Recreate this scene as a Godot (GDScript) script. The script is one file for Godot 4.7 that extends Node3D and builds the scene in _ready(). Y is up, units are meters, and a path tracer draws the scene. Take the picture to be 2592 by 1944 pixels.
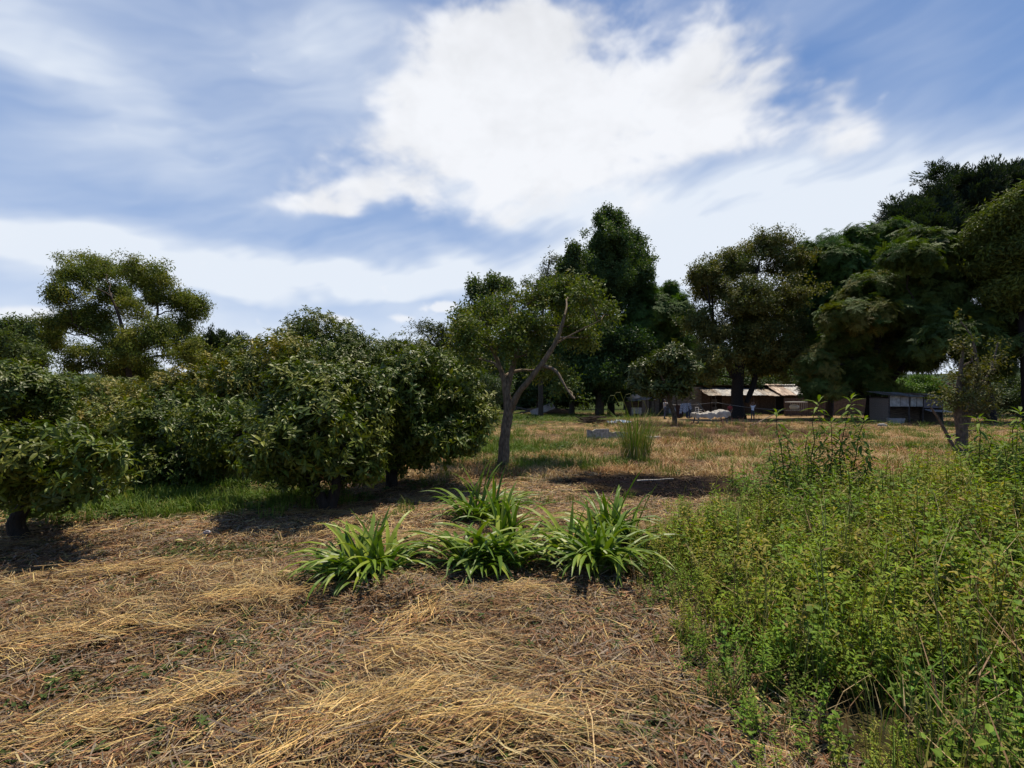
extends Node3D

const SKY_W := 2560
const SKY_H := 1280
var rng := RandomNumberGenerator.new()
var M := {}
var used := {}
var n_big := FastNoiseLite.new()
var n_mid := FastNoiseLite.new()
var n_fine := FastNoiseLite.new()
var n_cloud := FastNoiseLite.new()
var n_wisp := FastNoiseLite.new()
var n_warp := FastNoiseLite.new()
var sky_rows := []
var cloud_f: PackedFloat64Array
var veil_f: PackedFloat64Array
var puff_f: PackedFloat64Array

func _ready():
	rng.seed = 20240611
	setup_noise()
	setup_view()
	make_materials()
	make_ground()
	make_hills()
	make_sprigs()
	plant_trees()
	build_house()
	build_yard()
	plant_lilies()
	plant_stuff()

# ------------------------------------------------------------------ view
func setup_view():
	var cam := Camera3D.new()
	cam.name = "camera"
	cam.fov = 76.0
	cam.position = Vector3(0, 1.6, 0)
	cam.rotation_degrees = Vector3(1.106, 0, 0)
	cam.near = 0.05
	cam.far = 9000.0
	add_child(cam)
	cam.current = true
	var sun := DirectionalLight3D.new()
	sun.name = "sun"
	sun.light_color = Color(1.0, 0.95, 0.86)
	sun.light_energy = 1.6
	sun.light_angular_distance = 0.5
	sun.shadow_enabled = true
	add_child(sun)
	sun.look_at_from_position(Vector3.ZERO, Vector3(-0.15, -0.94, 0.30), Vector3.FORWARD)
	var env := Environment.new()
	env.background_mode = Environment.BG_SKY
	var sky := Sky.new()
	var sm := PanoramaSkyMaterial.new()
	sm.panorama = make_sky()
	sky.sky_material = sm
	env.sky = sky
	env.background_energy_multiplier = 0.79
	env.tonemap_mode = Environment.TONE_MAPPER_LINEAR
	env.tonemap_exposure = 1.28
	env.sdfgi_enabled = true
	env.ssao_enabled = true
	env.ssil_enabled = true
	var we := WorldEnvironment.new()
	we.name = "world_environment"
	we.environment = env
	add_child(we)

func setup_noise():
	for a in [[n_big, 11, 0.12, 3], [n_mid, 12, 0.7, 3], [n_fine, 13, 4.0, 3], [n_cloud, 14, 0.055, 6], [n_wisp, 15, 0.05, 5], [n_warp, 16, 0.06, 4]]:
		var n: FastNoiseLite = a[0]
		n.noise_type = FastNoiseLite.TYPE_SIMPLEX_SMOOTH
		n.seed = a[1]
		n.frequency = a[2]
		n.fractal_type = FastNoiseLite.FRACTAL_FBM
		n.fractal_octaves = a[3]
		n.fractal_gain = 0.61 if n == n_cloud or n == n_wisp else 0.52

# ------------------------------------------------------------------ sky: air and clouds by azimuth and elevation
# azimuth, elevation, half width, half height (degrees), tilt, weight
var cloud_blobs := [
	[4.03, 32.10, 11.0, 8.0, 0.10, 1.0],
	[-5.77, 31.24, 8.0, 7.0, 0.45, 0.7],
	[-13.17, 26.99, 7.0, 4.5, 0.45, 0.6],
	[-14.68, 22.22, 8.0, 2.0, -0.10, 0.8],
	[-23.41, 21.19, 4.5, 1.9, 0.1, 0.8],
	[2.39, 25.84, 12.0, 5.5, -0.15, 0.85],
	[23.87, 30.85, 6.0, 4.2, 0.25, 0.85],
	[17.63, 27.74, 9.0, 5.0, -0.2, 0.7],
	[25.17, 25.74, 5.0, 2.2, 0.1, 0.35],
	[33.26, 25.08, 2.8, 1.9, 0.15, 1.0],
	[0.77, 37.04, 7.0, 3.6, 0.1, 0.7],
	[-59.82, 16.02, 12.0, 6.0, 0.1, 0.9],
	[-70.04, 6.46, 14.0, 5.0, -0.1, 0.85],
	[67.10, 9.02, 12.0, 5.0, 0.1, 0.9],
	[75.52, 3.38, 16.0, 6.0, 0.0, 0.8],
]
# thin sheets of high cloud: azimuth, elevation, half width, half height, tilt, weight
var veil_blobs := [
	[13.02, 17.91, 22.0, 4.0, -0.30, 0.85],
	[27.31, 19.93, 22.0, 6.0, -0.25, 0.75],
	[40.31, 17.28, 20.0, 6.0, -0.10, 0.55],
	[-37.34, 11.90, 30.0, 2.3, 0.03, 0.62],
	[-47.85, 12.20, 14.0, 4.0, -0.16, 0.66],
	[-42.37, 26.91, 28.0, 13.0, -0.45, 0.55],
	[-37.50, 24.38, 18.0, 4.0, -0.35, 0.30],
	[-21.20, 35.13, 16.0, 8.0, -0.7, 0.50],
	[-5.73, 13.75, 26.0, 2.8, 0.06, 0.75],
	[33.29, 11.18, 34.0, 6.0, 0.0, 0.85],
	[-31.82, 10.69, 8.0, 1.2, -0.05, 0.7],
	[35.42, 32.24, 14.0, 5.0, -0.6, 0.26],
	[-68.03, 11.07, 30.0, 10.0, -0.3, 0.5],
	[72.79, 8.80, 30.0, 10.0, 0.3, 0.5],
]
# small heaped clouds low over the skyline
var puff_blobs := [
	[-7.59, 9.51, 2.0, 0.95, 0.12, 1.0],
	[-19.93, 8.08, 2.6, 0.9, 0.0, 0.9],
	[-12.98, 8.27, 1.8, 0.7, 0.0, 0.75],
	[-45.20, 6.61, 4.5, 1.1, 0.0, 0.8],
	[23.20, 6.43, 5.0, 1.0, 0.0, 0.7],
	[-36.22, 5.57, 6.0, 0.8, 0.0, 0.5],
]

func packed(list: Array) -> PackedFloat64Array:
	# per blob: azimuth, elevation, two rows that turn and scale, weight
	var out := PackedFloat64Array()
	for b in list:
		out.append_array([b[0], b[1], cos(b[4]) / b[2], sin(b[4]) / b[2], -sin(b[4]) / b[3], cos(b[4]) / b[3], b[5], 2.0 * maxf(b[2], b[3])])
	return out

func blob_sum(f: PackedFloat64Array, az: float, el: float, ce: float) -> float:
	var s := 0.0
	var i := 0
	var n := f.size()
	while i < n:
		var dy := el - f[i + 1]
		if absf(dy) < f[i + 7]:
			var dx := az - f[i]
			if dx > 180.0: dx -= 360.0
			elif dx < -180.0: dx += 360.0
			dx *= ce
			if absf(dx) < f[i + 7]:
				var u := dx * f[i + 2] + dy * f[i + 3]
				var v := dx * f[i + 4] + dy * f[i + 5]
				var q := u * u + v * v
				if q < 4.0:
					s += f[i + 6] * (exp(-q * 1.1) - 0.0122773)
		i += 8
	return s

func sky_row(r: int):
	var row := PackedFloat32Array()
	row.resize(SKY_W * 3)
	var el := 90.0 - (r + 0.5) * 180.0 / SKY_H
	var elc := maxf(el, 0.0)
	var ce := cos(deg_to_rad(el))
	for c in SKY_W:
		var az := (c + 0.5) * 360.0 / SKY_W
		if az > 180.0: az -= 360.0
		var ra := deg_to_rad(az)
		# position on the dome in degrees of arc, so that noise has no seam
		var px := sin(ra) * ce * 57.3
		var pz := -cos(ra) * ce * 57.3
		var py := elc
		var w1 := n_warp.get_noise_3d(px, py * 1.6, pz)
		var w2 := n_warp.get_noise_3d(px + 40.0, py * 1.6 + 17.0, pz)
		# clear air
		var t := pow(1.0 - elc / 90.0, 3.2)
		var east := 0.5 + 0.5 * sin(ra)
		var air := Vector3(0.082, 0.172, 0.43).lerp(Vector3(0.195, 0.39, 0.76), pow(1.0 - elc / 90.0, 2.2))
		air = air.lerp(Vector3(0.62, 0.74, 0.92), smoothstep(0.55, 1.0, t))
		# high veil
		var azs := az + w1 * 7.0
		var els := el + w2 * 2.4
		var along := px * 0.92 + py * 0.5
		var st := n_wisp.get_noise_3d(along * 0.5 + w2 * 3.0, (py - px * 0.38) * 2.6 + w1 * 4.0, pz * 0.5)
		var veil := blob_sum(veil_f, azs, els, ce) * (0.95 + 0.55 * st) + 0.04 + 0.10 * st
		veil = clampf(veil, 0.0, 1.0)
		veil = veil * (0.6 + 0.4 * veil)
		var low := smoothstep(18.0, 3.0, elc + 5.0 * w1)
		veil = maxf(veil, low * (0.80 + 0.25 * st))
		# the big ragged cloud
		var body := blob_sum(cloud_f, az + w2 * 5.5, el + w1 * 4.5, ce)
		var f := n_cloud.get_noise_3d(px * 1.5 + w1 * 5.0, py * 2.1 + w2 * 5.0, pz * 1.5)
		var fw := n_cloud.get_noise_3d((px + py * 0.8) * 2.6 + 90.0 + w1 * 6.0, (py - px * 0.35) * 6.0 + w2 * 12.0, pz * 2.6)
		var dens := smoothstep(0.08, 1.12, body + (0.50 * f + 0.46 * fw) * minf(1.0, body * 2.0))
		var lit := clampf(0.95 + 0.16 * n_cloud.get_noise_3d(px * 0.8, py * 1.2, pz * 0.8 + 50.0) + 0.10 * f, 0.66, 1.0)
		var puff := blob_sum(puff_f, az + w2 * 1.5 + f * 1.2, el + w1 * 0.9 + fw * 0.35, ce)
		var pd := smoothstep(0.25, 0.62, puff + 0.5 * fw + 0.35 * f) * 0.8
		var col := air.lerp(Vector3(0.78, 0.845, 0.94), veil)
		col = col.lerp(Vector3(0.90, 0.92, 0.965) * lit, dens)
		col = col.lerp(Vector3(0.90, 0.92, 0.96), pd)
		row[c * 3] = col.x
		row[c * 3 + 1] = col.y
		row[c * 3 + 2] = col.z
	sky_rows[r] = row

func make_sky() -> ImageTexture:
	var top := SKY_H / 2
	cloud_f = packed(cloud_blobs)
	veil_f = packed(veil_blobs)
	puff_f = packed(puff_blobs)
	sky_rows.resize(top)
	var task := WorkerThreadPool.add_group_task(sky_row, top)
	WorkerThreadPool.wait_for_group_task_completion(task)
	var bytes := PackedByteArray()
	for r in top:
		bytes.append_array(sky_rows[r].to_byte_array())
	var low := PackedFloat32Array()
	low.resize(SKY_W * 3)
	for c in SKY_W:
		low[c * 3] = 0.10
		low[c * 3 + 1] = 0.11
		low[c * 3 + 2] = 0.08
	for r in top:
		bytes.append_array(low.to_byte_array())
	sky_rows = []
	return ImageTexture.create_from_image(Image.create_from_data(SKY_W, SKY_H, false, Image.FORMAT_RGBF, bytes))

# ------------------------------------------------------------------ shapes
class Shape:
	var v := PackedVector3Array()
	var c := PackedColorArray()
	var n := PackedVector3Array()
	func tri(a: Vector3, b: Vector3, d: Vector3, col: Color):
		v.append(a); v.append(b); v.append(d)
		c.append(col); c.append(col); c.append(col)
	func quad(a: Vector3, b: Vector3, d: Vector3, e: Vector3, col: Color):
		tri(a, b, d, col)
		tri(a, d, e, col)
	func mesh(m: Material) -> ArrayMesh:
		var arr := []
		arr.resize(Mesh.ARRAY_MAX)
		arr[Mesh.ARRAY_VERTEX] = v
		arr[Mesh.ARRAY_COLOR] = c
		if n.size() == v.size() and n.size() > 0:
			arr[Mesh.ARRAY_NORMAL] = n
		var out := ArrayMesh.new()
		out.add_surface_from_arrays(Mesh.PRIMITIVE_TRIANGLES, arr)
		out.surface_set_material(0, m)
		return out
	# a pointed leaf folded along its midrib
	func leaf(base: Vector3, dir: Vector3, up: Vector3, l: float, w: float, bend: float, fold: float, col: Color):
		var side := dir.cross(up).normalized()
		var nn := side.cross(dir).normalized()
		var s1 := base + dir * l * 0.33 - nn * bend * l * 0.11
		var s2 := base + dir * l * 0.68 - nn * bend * l * 0.46
		var s3 := base + dir * l - nn * bend * l
		var e := nn * fold * w
		var l1 := s1 - side * w * 0.46 + e
		var r1 := s1 + side * w * 0.46 + e
		var l2 := s2 - side * w * 0.42 + e
		var r2 := s2 + side * w * 0.42 + e
		tri(base, l1, s1, col); tri(base, s1, r1, col)
		quad(l1, l2, s2, s1, col); quad(s1, s2, r2, r1, col)
		tri(l2, s3, s2, col); tri(s2, s3, r2, col)
	# a small far leaf: two faces
	func blade2(base: Vector3, dir: Vector3, up: Vector3, l: float, w: float, col: Color):
		var side := dir.cross(up).normalized()
		var nn := side.cross(dir)
		var tip := base + dir * l
		var mid := base + dir * l * 0.45
		tri(base, mid - side * w * 0.5 + nn * w * 0.2, tip, col)
		tri(base, tip, mid + side * w * 0.5 + nn * w * 0.2, col)
	# a ribbon through points, tapering to its tip
	func ribbon(pts: Array, w: float, side: Vector3, col: Color, fold := 0.0, tip := 0.15):
		var k := pts.size() - 1
		for i in k:
			var w0 := w * lerpf(1.0, tip, pow(float(i) / k, 2.0)) * 0.5
			var w1 := w * lerpf(1.0, tip, pow(float(i + 1) / k, 2.0)) * 0.5
			var a: Vector3 = pts[i]
			var b: Vector3 = pts[i + 1]
			if fold == 0.0:
				quad(a - side * w0, b - side * w1, b + side * w1, a + side * w0, col)
			else:
				var nn := side.cross(b - a).normalized()
				quad(a - side * w0 + nn * fold * w0, b - side * w1 + nn * fold * w1, b, a, col)
				quad(a, b, b + side * w1 + nn * fold * w1, a + side * w0 + nn * fold * w0, col)
	func tube(pts: Array, radii: Array, sides: int, col: Color, cap := false):
		var rings := []
		var norms := []
		var ref := Vector3(0.31, 0.2, 0.93).normalized()
		for i in pts.size():
			var t: Vector3 = (pts[mini(i + 1, pts.size() - 1)] - pts[maxi(i - 1, 0)]).normalized()
			var u := t.cross(ref if absf(t.dot(ref)) < 0.95 else Vector3.RIGHT).normalized()
			var w := t.cross(u)
			var ring := []
			var nr := []
			for k in sides:
				var a := TAU * k / sides
				var d := u * cos(a) + w * sin(a)
				ring.append(pts[i] + d * radii[i])
				nr.append(d)
			rings.append(ring)
			norms.append(nr)
		for i in pts.size() - 1:
			for k in sides:
				var j := (k + 1) % sides
				for q in [[i, k], [i + 1, j], [i, j], [i, k], [i + 1, k], [i + 1, j]]:
					v.append(rings[q[0]][q[1]])
					n.append(norms[q[0]][q[1]])
					c.append(col)
		if cap:
			for e in [0, pts.size() - 1]:
				var nn: Vector3 = (pts[1] - pts[0]).normalized() * -1.0 if e == 0 else (pts[e] - pts[e - 1]).normalized()
				for k in sides:
					var j := (k + 1) % sides
					var order := [k, j] if e == 0 else [j, k]
					for q in [pts[e], rings[e][order[0]], rings[e][order[1]]]:
						v.append(q); n.append(nn); c.append(col)
	# a box between two corners, in its own axes
	func box(p: Vector3, size: Vector3, b: Basis, col: Color):
		var h := size * 0.5
		for f in [[Vector3.RIGHT, Vector3.UP, Vector3.BACK], [Vector3.UP, Vector3.BACK, Vector3.RIGHT], [Vector3.BACK, Vector3.RIGHT, Vector3.UP]]:
			for s in [-1.0, 1.0]:
				var o: Vector3 = f[0] * h * s
				var u: Vector3 = f[1] * h
				var w: Vector3 = f[2] * h * s
				var q := [b * (o - u - w) + p, b * (o - u + w) + p, b * (o + u + w) + p, b * (o + u - w) + p]
				var nn: Vector3 = b * (f[0] * s)
				for i in [0, 1, 2, 0, 2, 3]:
					v.append(q[i]); n.append(nn.normalized()); c.append(col)

func rr(a: float, b: float) -> float:
	return rng.randf_range(a, b)

func tint(c: Color, amount: float) -> Color:
	var k := 1.0 + rr(-amount, amount)
	return Color(c.r * k * (1.0 + rr(-0.3, 0.3) * amount), c.g * k, c.b * k * (1.0 + rr(-0.3, 0.3) * amount))

func rand_dir() -> Vector3:
	var y := rr(-1, 1)
	var a := rr(0, TAU)
	var q := sqrt(1.0 - y * y)
	return Vector3(q * cos(a), y, q * sin(a))

func aim(up: Vector3, roll: float) -> Basis:
	var y := up.normalized()
	var x := y.cross(Vector3(0.3, 0.1, 0.95) if absf(y.z) < 0.9 else Vector3.RIGHT).normalized()
	return Basis(x, y, x.cross(y)).rotated(y, roll)

func numbered(called: String) -> String:
	var k: int = used.get(called, 0)
	used[called] = k + 1
	return called if k == 0 else "%s_%03d" % [called, k]

func thing(called: String, label: String, category: String, at: Vector3, group := "", turn := 0.0) -> Node3D:
	var o := Node3D.new()
	o.name = numbered(called)
	add_child(o)
	o.position = at
	o.rotation.y = turn
	o.set_meta("label", label)
	o.set_meta("category", category)
	if group:
		o.set_meta("group", group)
	return o

func part(called: String, m: Mesh, parent: Node3D, at := Transform3D(), label := "") -> MeshInstance3D:
	var o := MeshInstance3D.new()
	o.name = called
	o.mesh = m
	parent.add_child(o, true)
	o.transform = at
	if label:
		o.set_meta("label", label)
	return o

func copies(called: String, m: Mesh, where: Array, tints: Array, parent: Node3D) -> MultiMeshInstance3D:
	var mm := MultiMesh.new()
	mm.transform_format = MultiMesh.TRANSFORM_3D
	mm.use_colors = true
	mm.mesh = m
	mm.instance_count = where.size()
	for i in where.size():
		mm.set_instance_transform(i, where[i])
		mm.set_instance_color(i, tints[i])
	var o := MultiMeshInstance3D.new()
	o.name = called
	o.multimesh = mm
	parent.add_child(o, true)
	return o

# ------------------------------------------------------------------ materials
func noise_tex(freq: float, seed_: int, lo: Color, hi: Color, size := 512, normal := false, bump := 4.0) -> NoiseTexture2D:
	var n := FastNoiseLite.new()
	n.seed = seed_
	n.frequency = freq
	n.fractal_octaves = 5
	n.noise_type = FastNoiseLite.TYPE_SIMPLEX_SMOOTH
	var t := NoiseTexture2D.new()
	t.width = size
	t.height = size
	t.seamless = true
	t.noise = n
	if normal:
		t.as_normal_map = true
		t.bump_strength = bump
	else:
		var g := Gradient.new()
		g.set_color(0, lo)
		g.set_color(1, hi)
		t.color_ramp = g
	return t

func base_mat(called: String, rough := 0.8, spec := 0.5) -> StandardMaterial3D:
	var m := StandardMaterial3D.new()
	m.resource_name = called
	m.vertex_color_use_as_albedo = true
	m.roughness = rough
	m.metallic_specular = spec
	m.cull_mode = BaseMaterial3D.CULL_DISABLED
	M[called] = m
	return m

func leaf_mat(called: String, rough: float, spec: float, glow: Color) -> StandardMaterial3D:
	var m := base_mat(called, rough, spec)
	m.backlight_enabled = true
	m.backlight = glow
	return m

func rough_mat(called: String, rough: float, lo: float, hi: float, scale: float, bump: float, stretch := Vector3.ONE) -> StandardMaterial3D:
	var m := base_mat(called, rough, 0.4)
	m.albedo_texture = noise_tex(0.02, called.hash() % 1000, Color(lo, lo, lo), Color(hi, hi, hi))
	m.uv1_triplanar = true
	m.uv1_world_triplanar = false
	m.uv1_scale = stretch * scale
	m.heightmap_enabled = bump > 0.0
	if bump > 0.0:
		m.heightmap_texture = noise_tex(0.035, called.hash() % 777 + 3, Color.BLACK, Color.WHITE)
		m.heightmap_scale = bump
	return m

func make_materials():
	leaf_mat("avocado_leaf", 0.44, 0.34, Color(0.66, 0.70, 0.15))
	leaf_mat("leaf", 0.55, 0.32, Color(0.74, 0.78, 0.2))
	leaf_mat("lily_leaf", 0.40, 0.32, Color(0.62, 0.70, 0.12))
	leaf_mat("weed_leaf", 0.6, 0.25, Color(0.80, 0.84, 0.15))
	leaf_mat("grass", 0.6, 0.3, Color(0.6, 0.65, 0.2))
	leaf_mat("straw", 0.6, 0.35, Color(0.45, 0.40, 0.2))
	base_mat("litter", 0.9, 0.2)
	rough_mat("bark", 0.9, 0.45, 1.0, 1.2, 1.6, Vector3(1.6, 0.5, 1.6))
	var g := rough_mat("soil", 0.95, 0.55, 1.0, 0.7, 2.0)
	g.uv1_world_triplanar = true
	g.metallic_specular = 0.12
	rough_mat("concrete", 0.9, 0.6, 1.0, 0.8, 0.4)
	rough_mat("plaster", 0.9, 0.7, 1.0, 0.35, 0.3)
	rough_mat("wood", 0.85, 0.5, 1.0, 0.6, 0.4, Vector3(0.3, 2.5, 2.5))
	var r := rough_mat("roof_metal", 0.45, 0.55, 1.0, 0.5, 0.0)
	r.metallic = 0.15
	rough_mat("cloth", 0.85, 0.75, 1.0, 2.0, 0.1)
	base_mat("skin", 0.6, 0.4)
	base_mat("plastic", 0.4, 0.5)
	var w := base_mat("wire", 0.5, 0.5)

# ------------------------------------------------------------------ ground
var heaps := [[-0.86, -3.75, 0.42, 0.15], [-0.14, -3.62, 0.34, 0.10], [-0.70, -2.42, 0.55, 0.08], [0.02, -2.35, 0.40, 0.07], [-2.9, -3.35, 0.6, 0.07], [-2.2, -3.9, 0.5, 0.06], [-0.2, -3.0, 0.5, 0.07], [-1.0, -4.95, 0.45, 0.10], [-0.35, -5.35, 0.45, 0.08]]

func gy(x: float, z: float) -> float:
	var t := minf(-z, 70.0) - 10.0
	var y := -0.018 * 0.5 * (t + sqrt(t * t + 16.0))
	if absf(x) < 40.0 and z > -60.0 and z < 20.0:
		y += 0.05 * n_big.get_noise_2d(x * 3.0, z * 3.0) + 0.022 * n_mid.get_noise_2d(x * 2.0, z * 2.0)
		if z > -7.0:
			for h in heaps:
				var q: float = ((x - h[0]) * (x - h[0]) + (z - h[1]) * (z - h[1]) * 1.6) / (h[2] * h[2])
				if q < 3.0:
					y += h[3] * exp(-q * 1.4) * (1.0 + 0.4 * n_mid.get_noise_2d(x * 6.0, z * 6.0))
	return y

func on(x: float, z: float) -> Vector3:
	return Vector3(x, gy(x, z), z)

func grounded(p: Vector3) -> Vector3:
	return Vector3(p.x, gy(p.x, p.z), p.z)

# how far a place is inside the thicket of green weeds, 0 to 1
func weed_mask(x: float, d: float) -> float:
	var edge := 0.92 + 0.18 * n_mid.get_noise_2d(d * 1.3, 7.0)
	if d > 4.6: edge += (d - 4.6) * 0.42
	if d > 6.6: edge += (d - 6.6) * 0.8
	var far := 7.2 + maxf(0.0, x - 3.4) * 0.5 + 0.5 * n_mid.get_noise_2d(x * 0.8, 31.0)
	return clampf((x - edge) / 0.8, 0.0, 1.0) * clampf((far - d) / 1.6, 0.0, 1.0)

func spot(x: float, d: float, cx: float, cd: float, rx: float, rd: float) -> float:
	var q := (x - cx) * (x - cx) / (rx * rx) + (d - cd) * (d - cd) / (rd * rd)
	return clampf(1.6 - q * 1.3 + 0.7 * n_mid.get_noise_2d(x, d), 0.0, 1.0)

func ash_mask(x: float, d: float) -> float:
	return maxf(spot(x, d, 2.7, 8.9, 1.75, 1.3), spot(x, d, 1.7, 8.0, 0.9, 0.4))

func green_mask(x: float, d: float) -> float:
	var g := 0.0
	g = maxf(g, spot(x, d, -5.2, 7.6, 2.4, 1.4))
	g = maxf(g, spot(x, d, -9.5, 8.2, 3.5, 2.4))
	g = maxf(g, spot(x, d, -8.0, 16.0, 9.0, 6.0))
	g = maxf(g, spot(x, d, -0.4, 15.0, 2.3, 2.0))
	g = maxf(g, spot(x, d, 1.0, 11.6, 2.0, 1.2) * 0.6)
	g = maxf(g, spot(x, d, 2.6, 16.0, 1.6, 1.0) * 0.8)
	g = maxf(g, spot(x, d, 2.0, 45.0, 9.0, 11.0))
	g = maxf(g, spot(x, d, -14.0, 34.0, 16.0, 14.0))
	g = maxf(g, spot(x, d, 13.5, 15.0, 2.5, 1.2) * 0.7)
	g = maxf(g, spot(x, d, -1.55, 4.55, 0.45, 0.3) * 0.7)
	g = maxf(g, spot(x, d, -2.9, 5.0, 0.9, 0.3) * 0.6)
	g = maxf(g, clampf(n_big.get_noise_2d(x * 4.0 + 50.0, d * 4.0) * 1.6 - 0.35, 0.0, 0.7))
	return g

func dirt_mask(x: float, d: float) -> float:
	return maxf(spot(x, d, 15.5, 39.0, 7.0, 5.5), spot(x, d, 24.0, 47.0, 12.0, 6.0))

func ground_color(x: float, d: float) -> Color:
	var n := n_mid.get_noise_2d(x * 2.2, d * 2.2)
	var c := Color(0.105, 0.060, 0.032).lerp(Color(0.19, 0.115, 0.058), clampf(0.5 + n, 0.0, 1.0))
	c = c.lerp(Color(0.26, 0.18, 0.09), smoothstep(5.5, 7.5, d) * 0.6)
	if d > 9.0:
		c = c.lerp(Color(0.27, 0.185, 0.085), clampf((d - 9.0) / 6.0, 0.0, 1.0) * 0.8)
	c = c.lerp(Color(0.06, 0.085, 0.022), maxf(green_mask(x, d) * 0.85, smoothstep(58.0, 75.0, d)))
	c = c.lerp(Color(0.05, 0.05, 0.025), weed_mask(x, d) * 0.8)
	c = c.lerp(Color(0.42, 0.29, 0.165), dirt_mask(x, d))
	c = c.lerp(Color(0.011, 0.010, 0.012), ash_mask(x, d))
	var v := 1.0 + 0.35 * n_fine.get_noise_2d(x, d)
	return Color(c.r * v, c.g * v, c.b * v)

func lines(fine_lo: float, fine_hi: float, step: float, far: float) -> Array:
	var out := []
	var p := fine_lo
	while p < fine_hi:
		out.append(p)
		p += step
	var s := step
	while p < far:
		out.append(p)
		s *= 1.11
		p += s
	out.append(far)
	p = fine_lo
	s = step
	var back := []
	while p > -far:
		s *= 1.11
		p -= s
		back.append(maxf(p, -far))
	back.reverse()
	return back + out

func make_ground():
	var xs := lines(-7.0, 7.0, 0.09, 4000.0)
	var ds := lines(1.0, 13.0, 0.07, 4000.0)
	var v := PackedVector3Array()
	var c := PackedColorArray()
	var idx := PackedInt32Array()
	for d in ds:
		for x in xs:
			v.append(Vector3(x, gy(x, -d), -d))
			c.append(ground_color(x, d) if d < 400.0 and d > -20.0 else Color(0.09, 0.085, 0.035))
	var w := xs.size()
	for i in ds.size() - 1:
		for j in w - 1:
			var a := i * w + j
			for k in [a, a + w, a + 1, a + 1, a + w, a + w + 1]:
				idx.append(k)
	var st := SurfaceTool.new()
	var arr := []
	arr.resize(Mesh.ARRAY_MAX)
	arr[Mesh.ARRAY_VERTEX] = v
	arr[Mesh.ARRAY_COLOR] = c
	arr[Mesh.ARRAY_INDEX] = idx
	var am := ArrayMesh.new()
	am.add_surface_from_arrays(Mesh.PRIMITIVE_TRIANGLES, arr)
	st.create_from(am, 0)
	st.generate_normals()
	var o := MeshInstance3D.new()
	o.name = "ground"
	o.mesh = st.commit()
	o.mesh.surface_set_material(0, M.soil)
	o.set_meta("kind", "structure")
	add_child(o)

func make_hills():
	# a far range of wooded hills round the plateau
	var s := Shape.new()
	var rings := []
	var nn := 240
	for k in 5:
		var ring := []
		for i in nn:
			var a := TAU * i / nn
			var r := 2300.0 + 420.0 * k
			var h: float = [-20.0, 55.0, 95.0, 120.0, -20.0][k] * (1.0 + 0.55 * n_big.get_noise_2d(cos(a) * 60.0 + k * 3.0, sin(a) * 60.0)) - 6.0
			ring.append(Vector3(sin(a) * r, h, -cos(a) * r))
		rings.append(ring)
	for k in 4:
		for i in nn:
			var j := (i + 1) % nn
			var col := tint(Color(0.05, 0.075, 0.045), 0.25)
			s.quad(rings[k][i], rings[k + 1][i], rings[k + 1][j], rings[k][j], col)
	var o := MeshInstance3D.new()
	o.name = "hills"
	o.mesh = s.mesh(M.soil)
	o.set_meta("kind", "structure")
	add_child(o)

# ------------------------------------------------------------------ leaf sprays
var sprigs := {}

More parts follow.
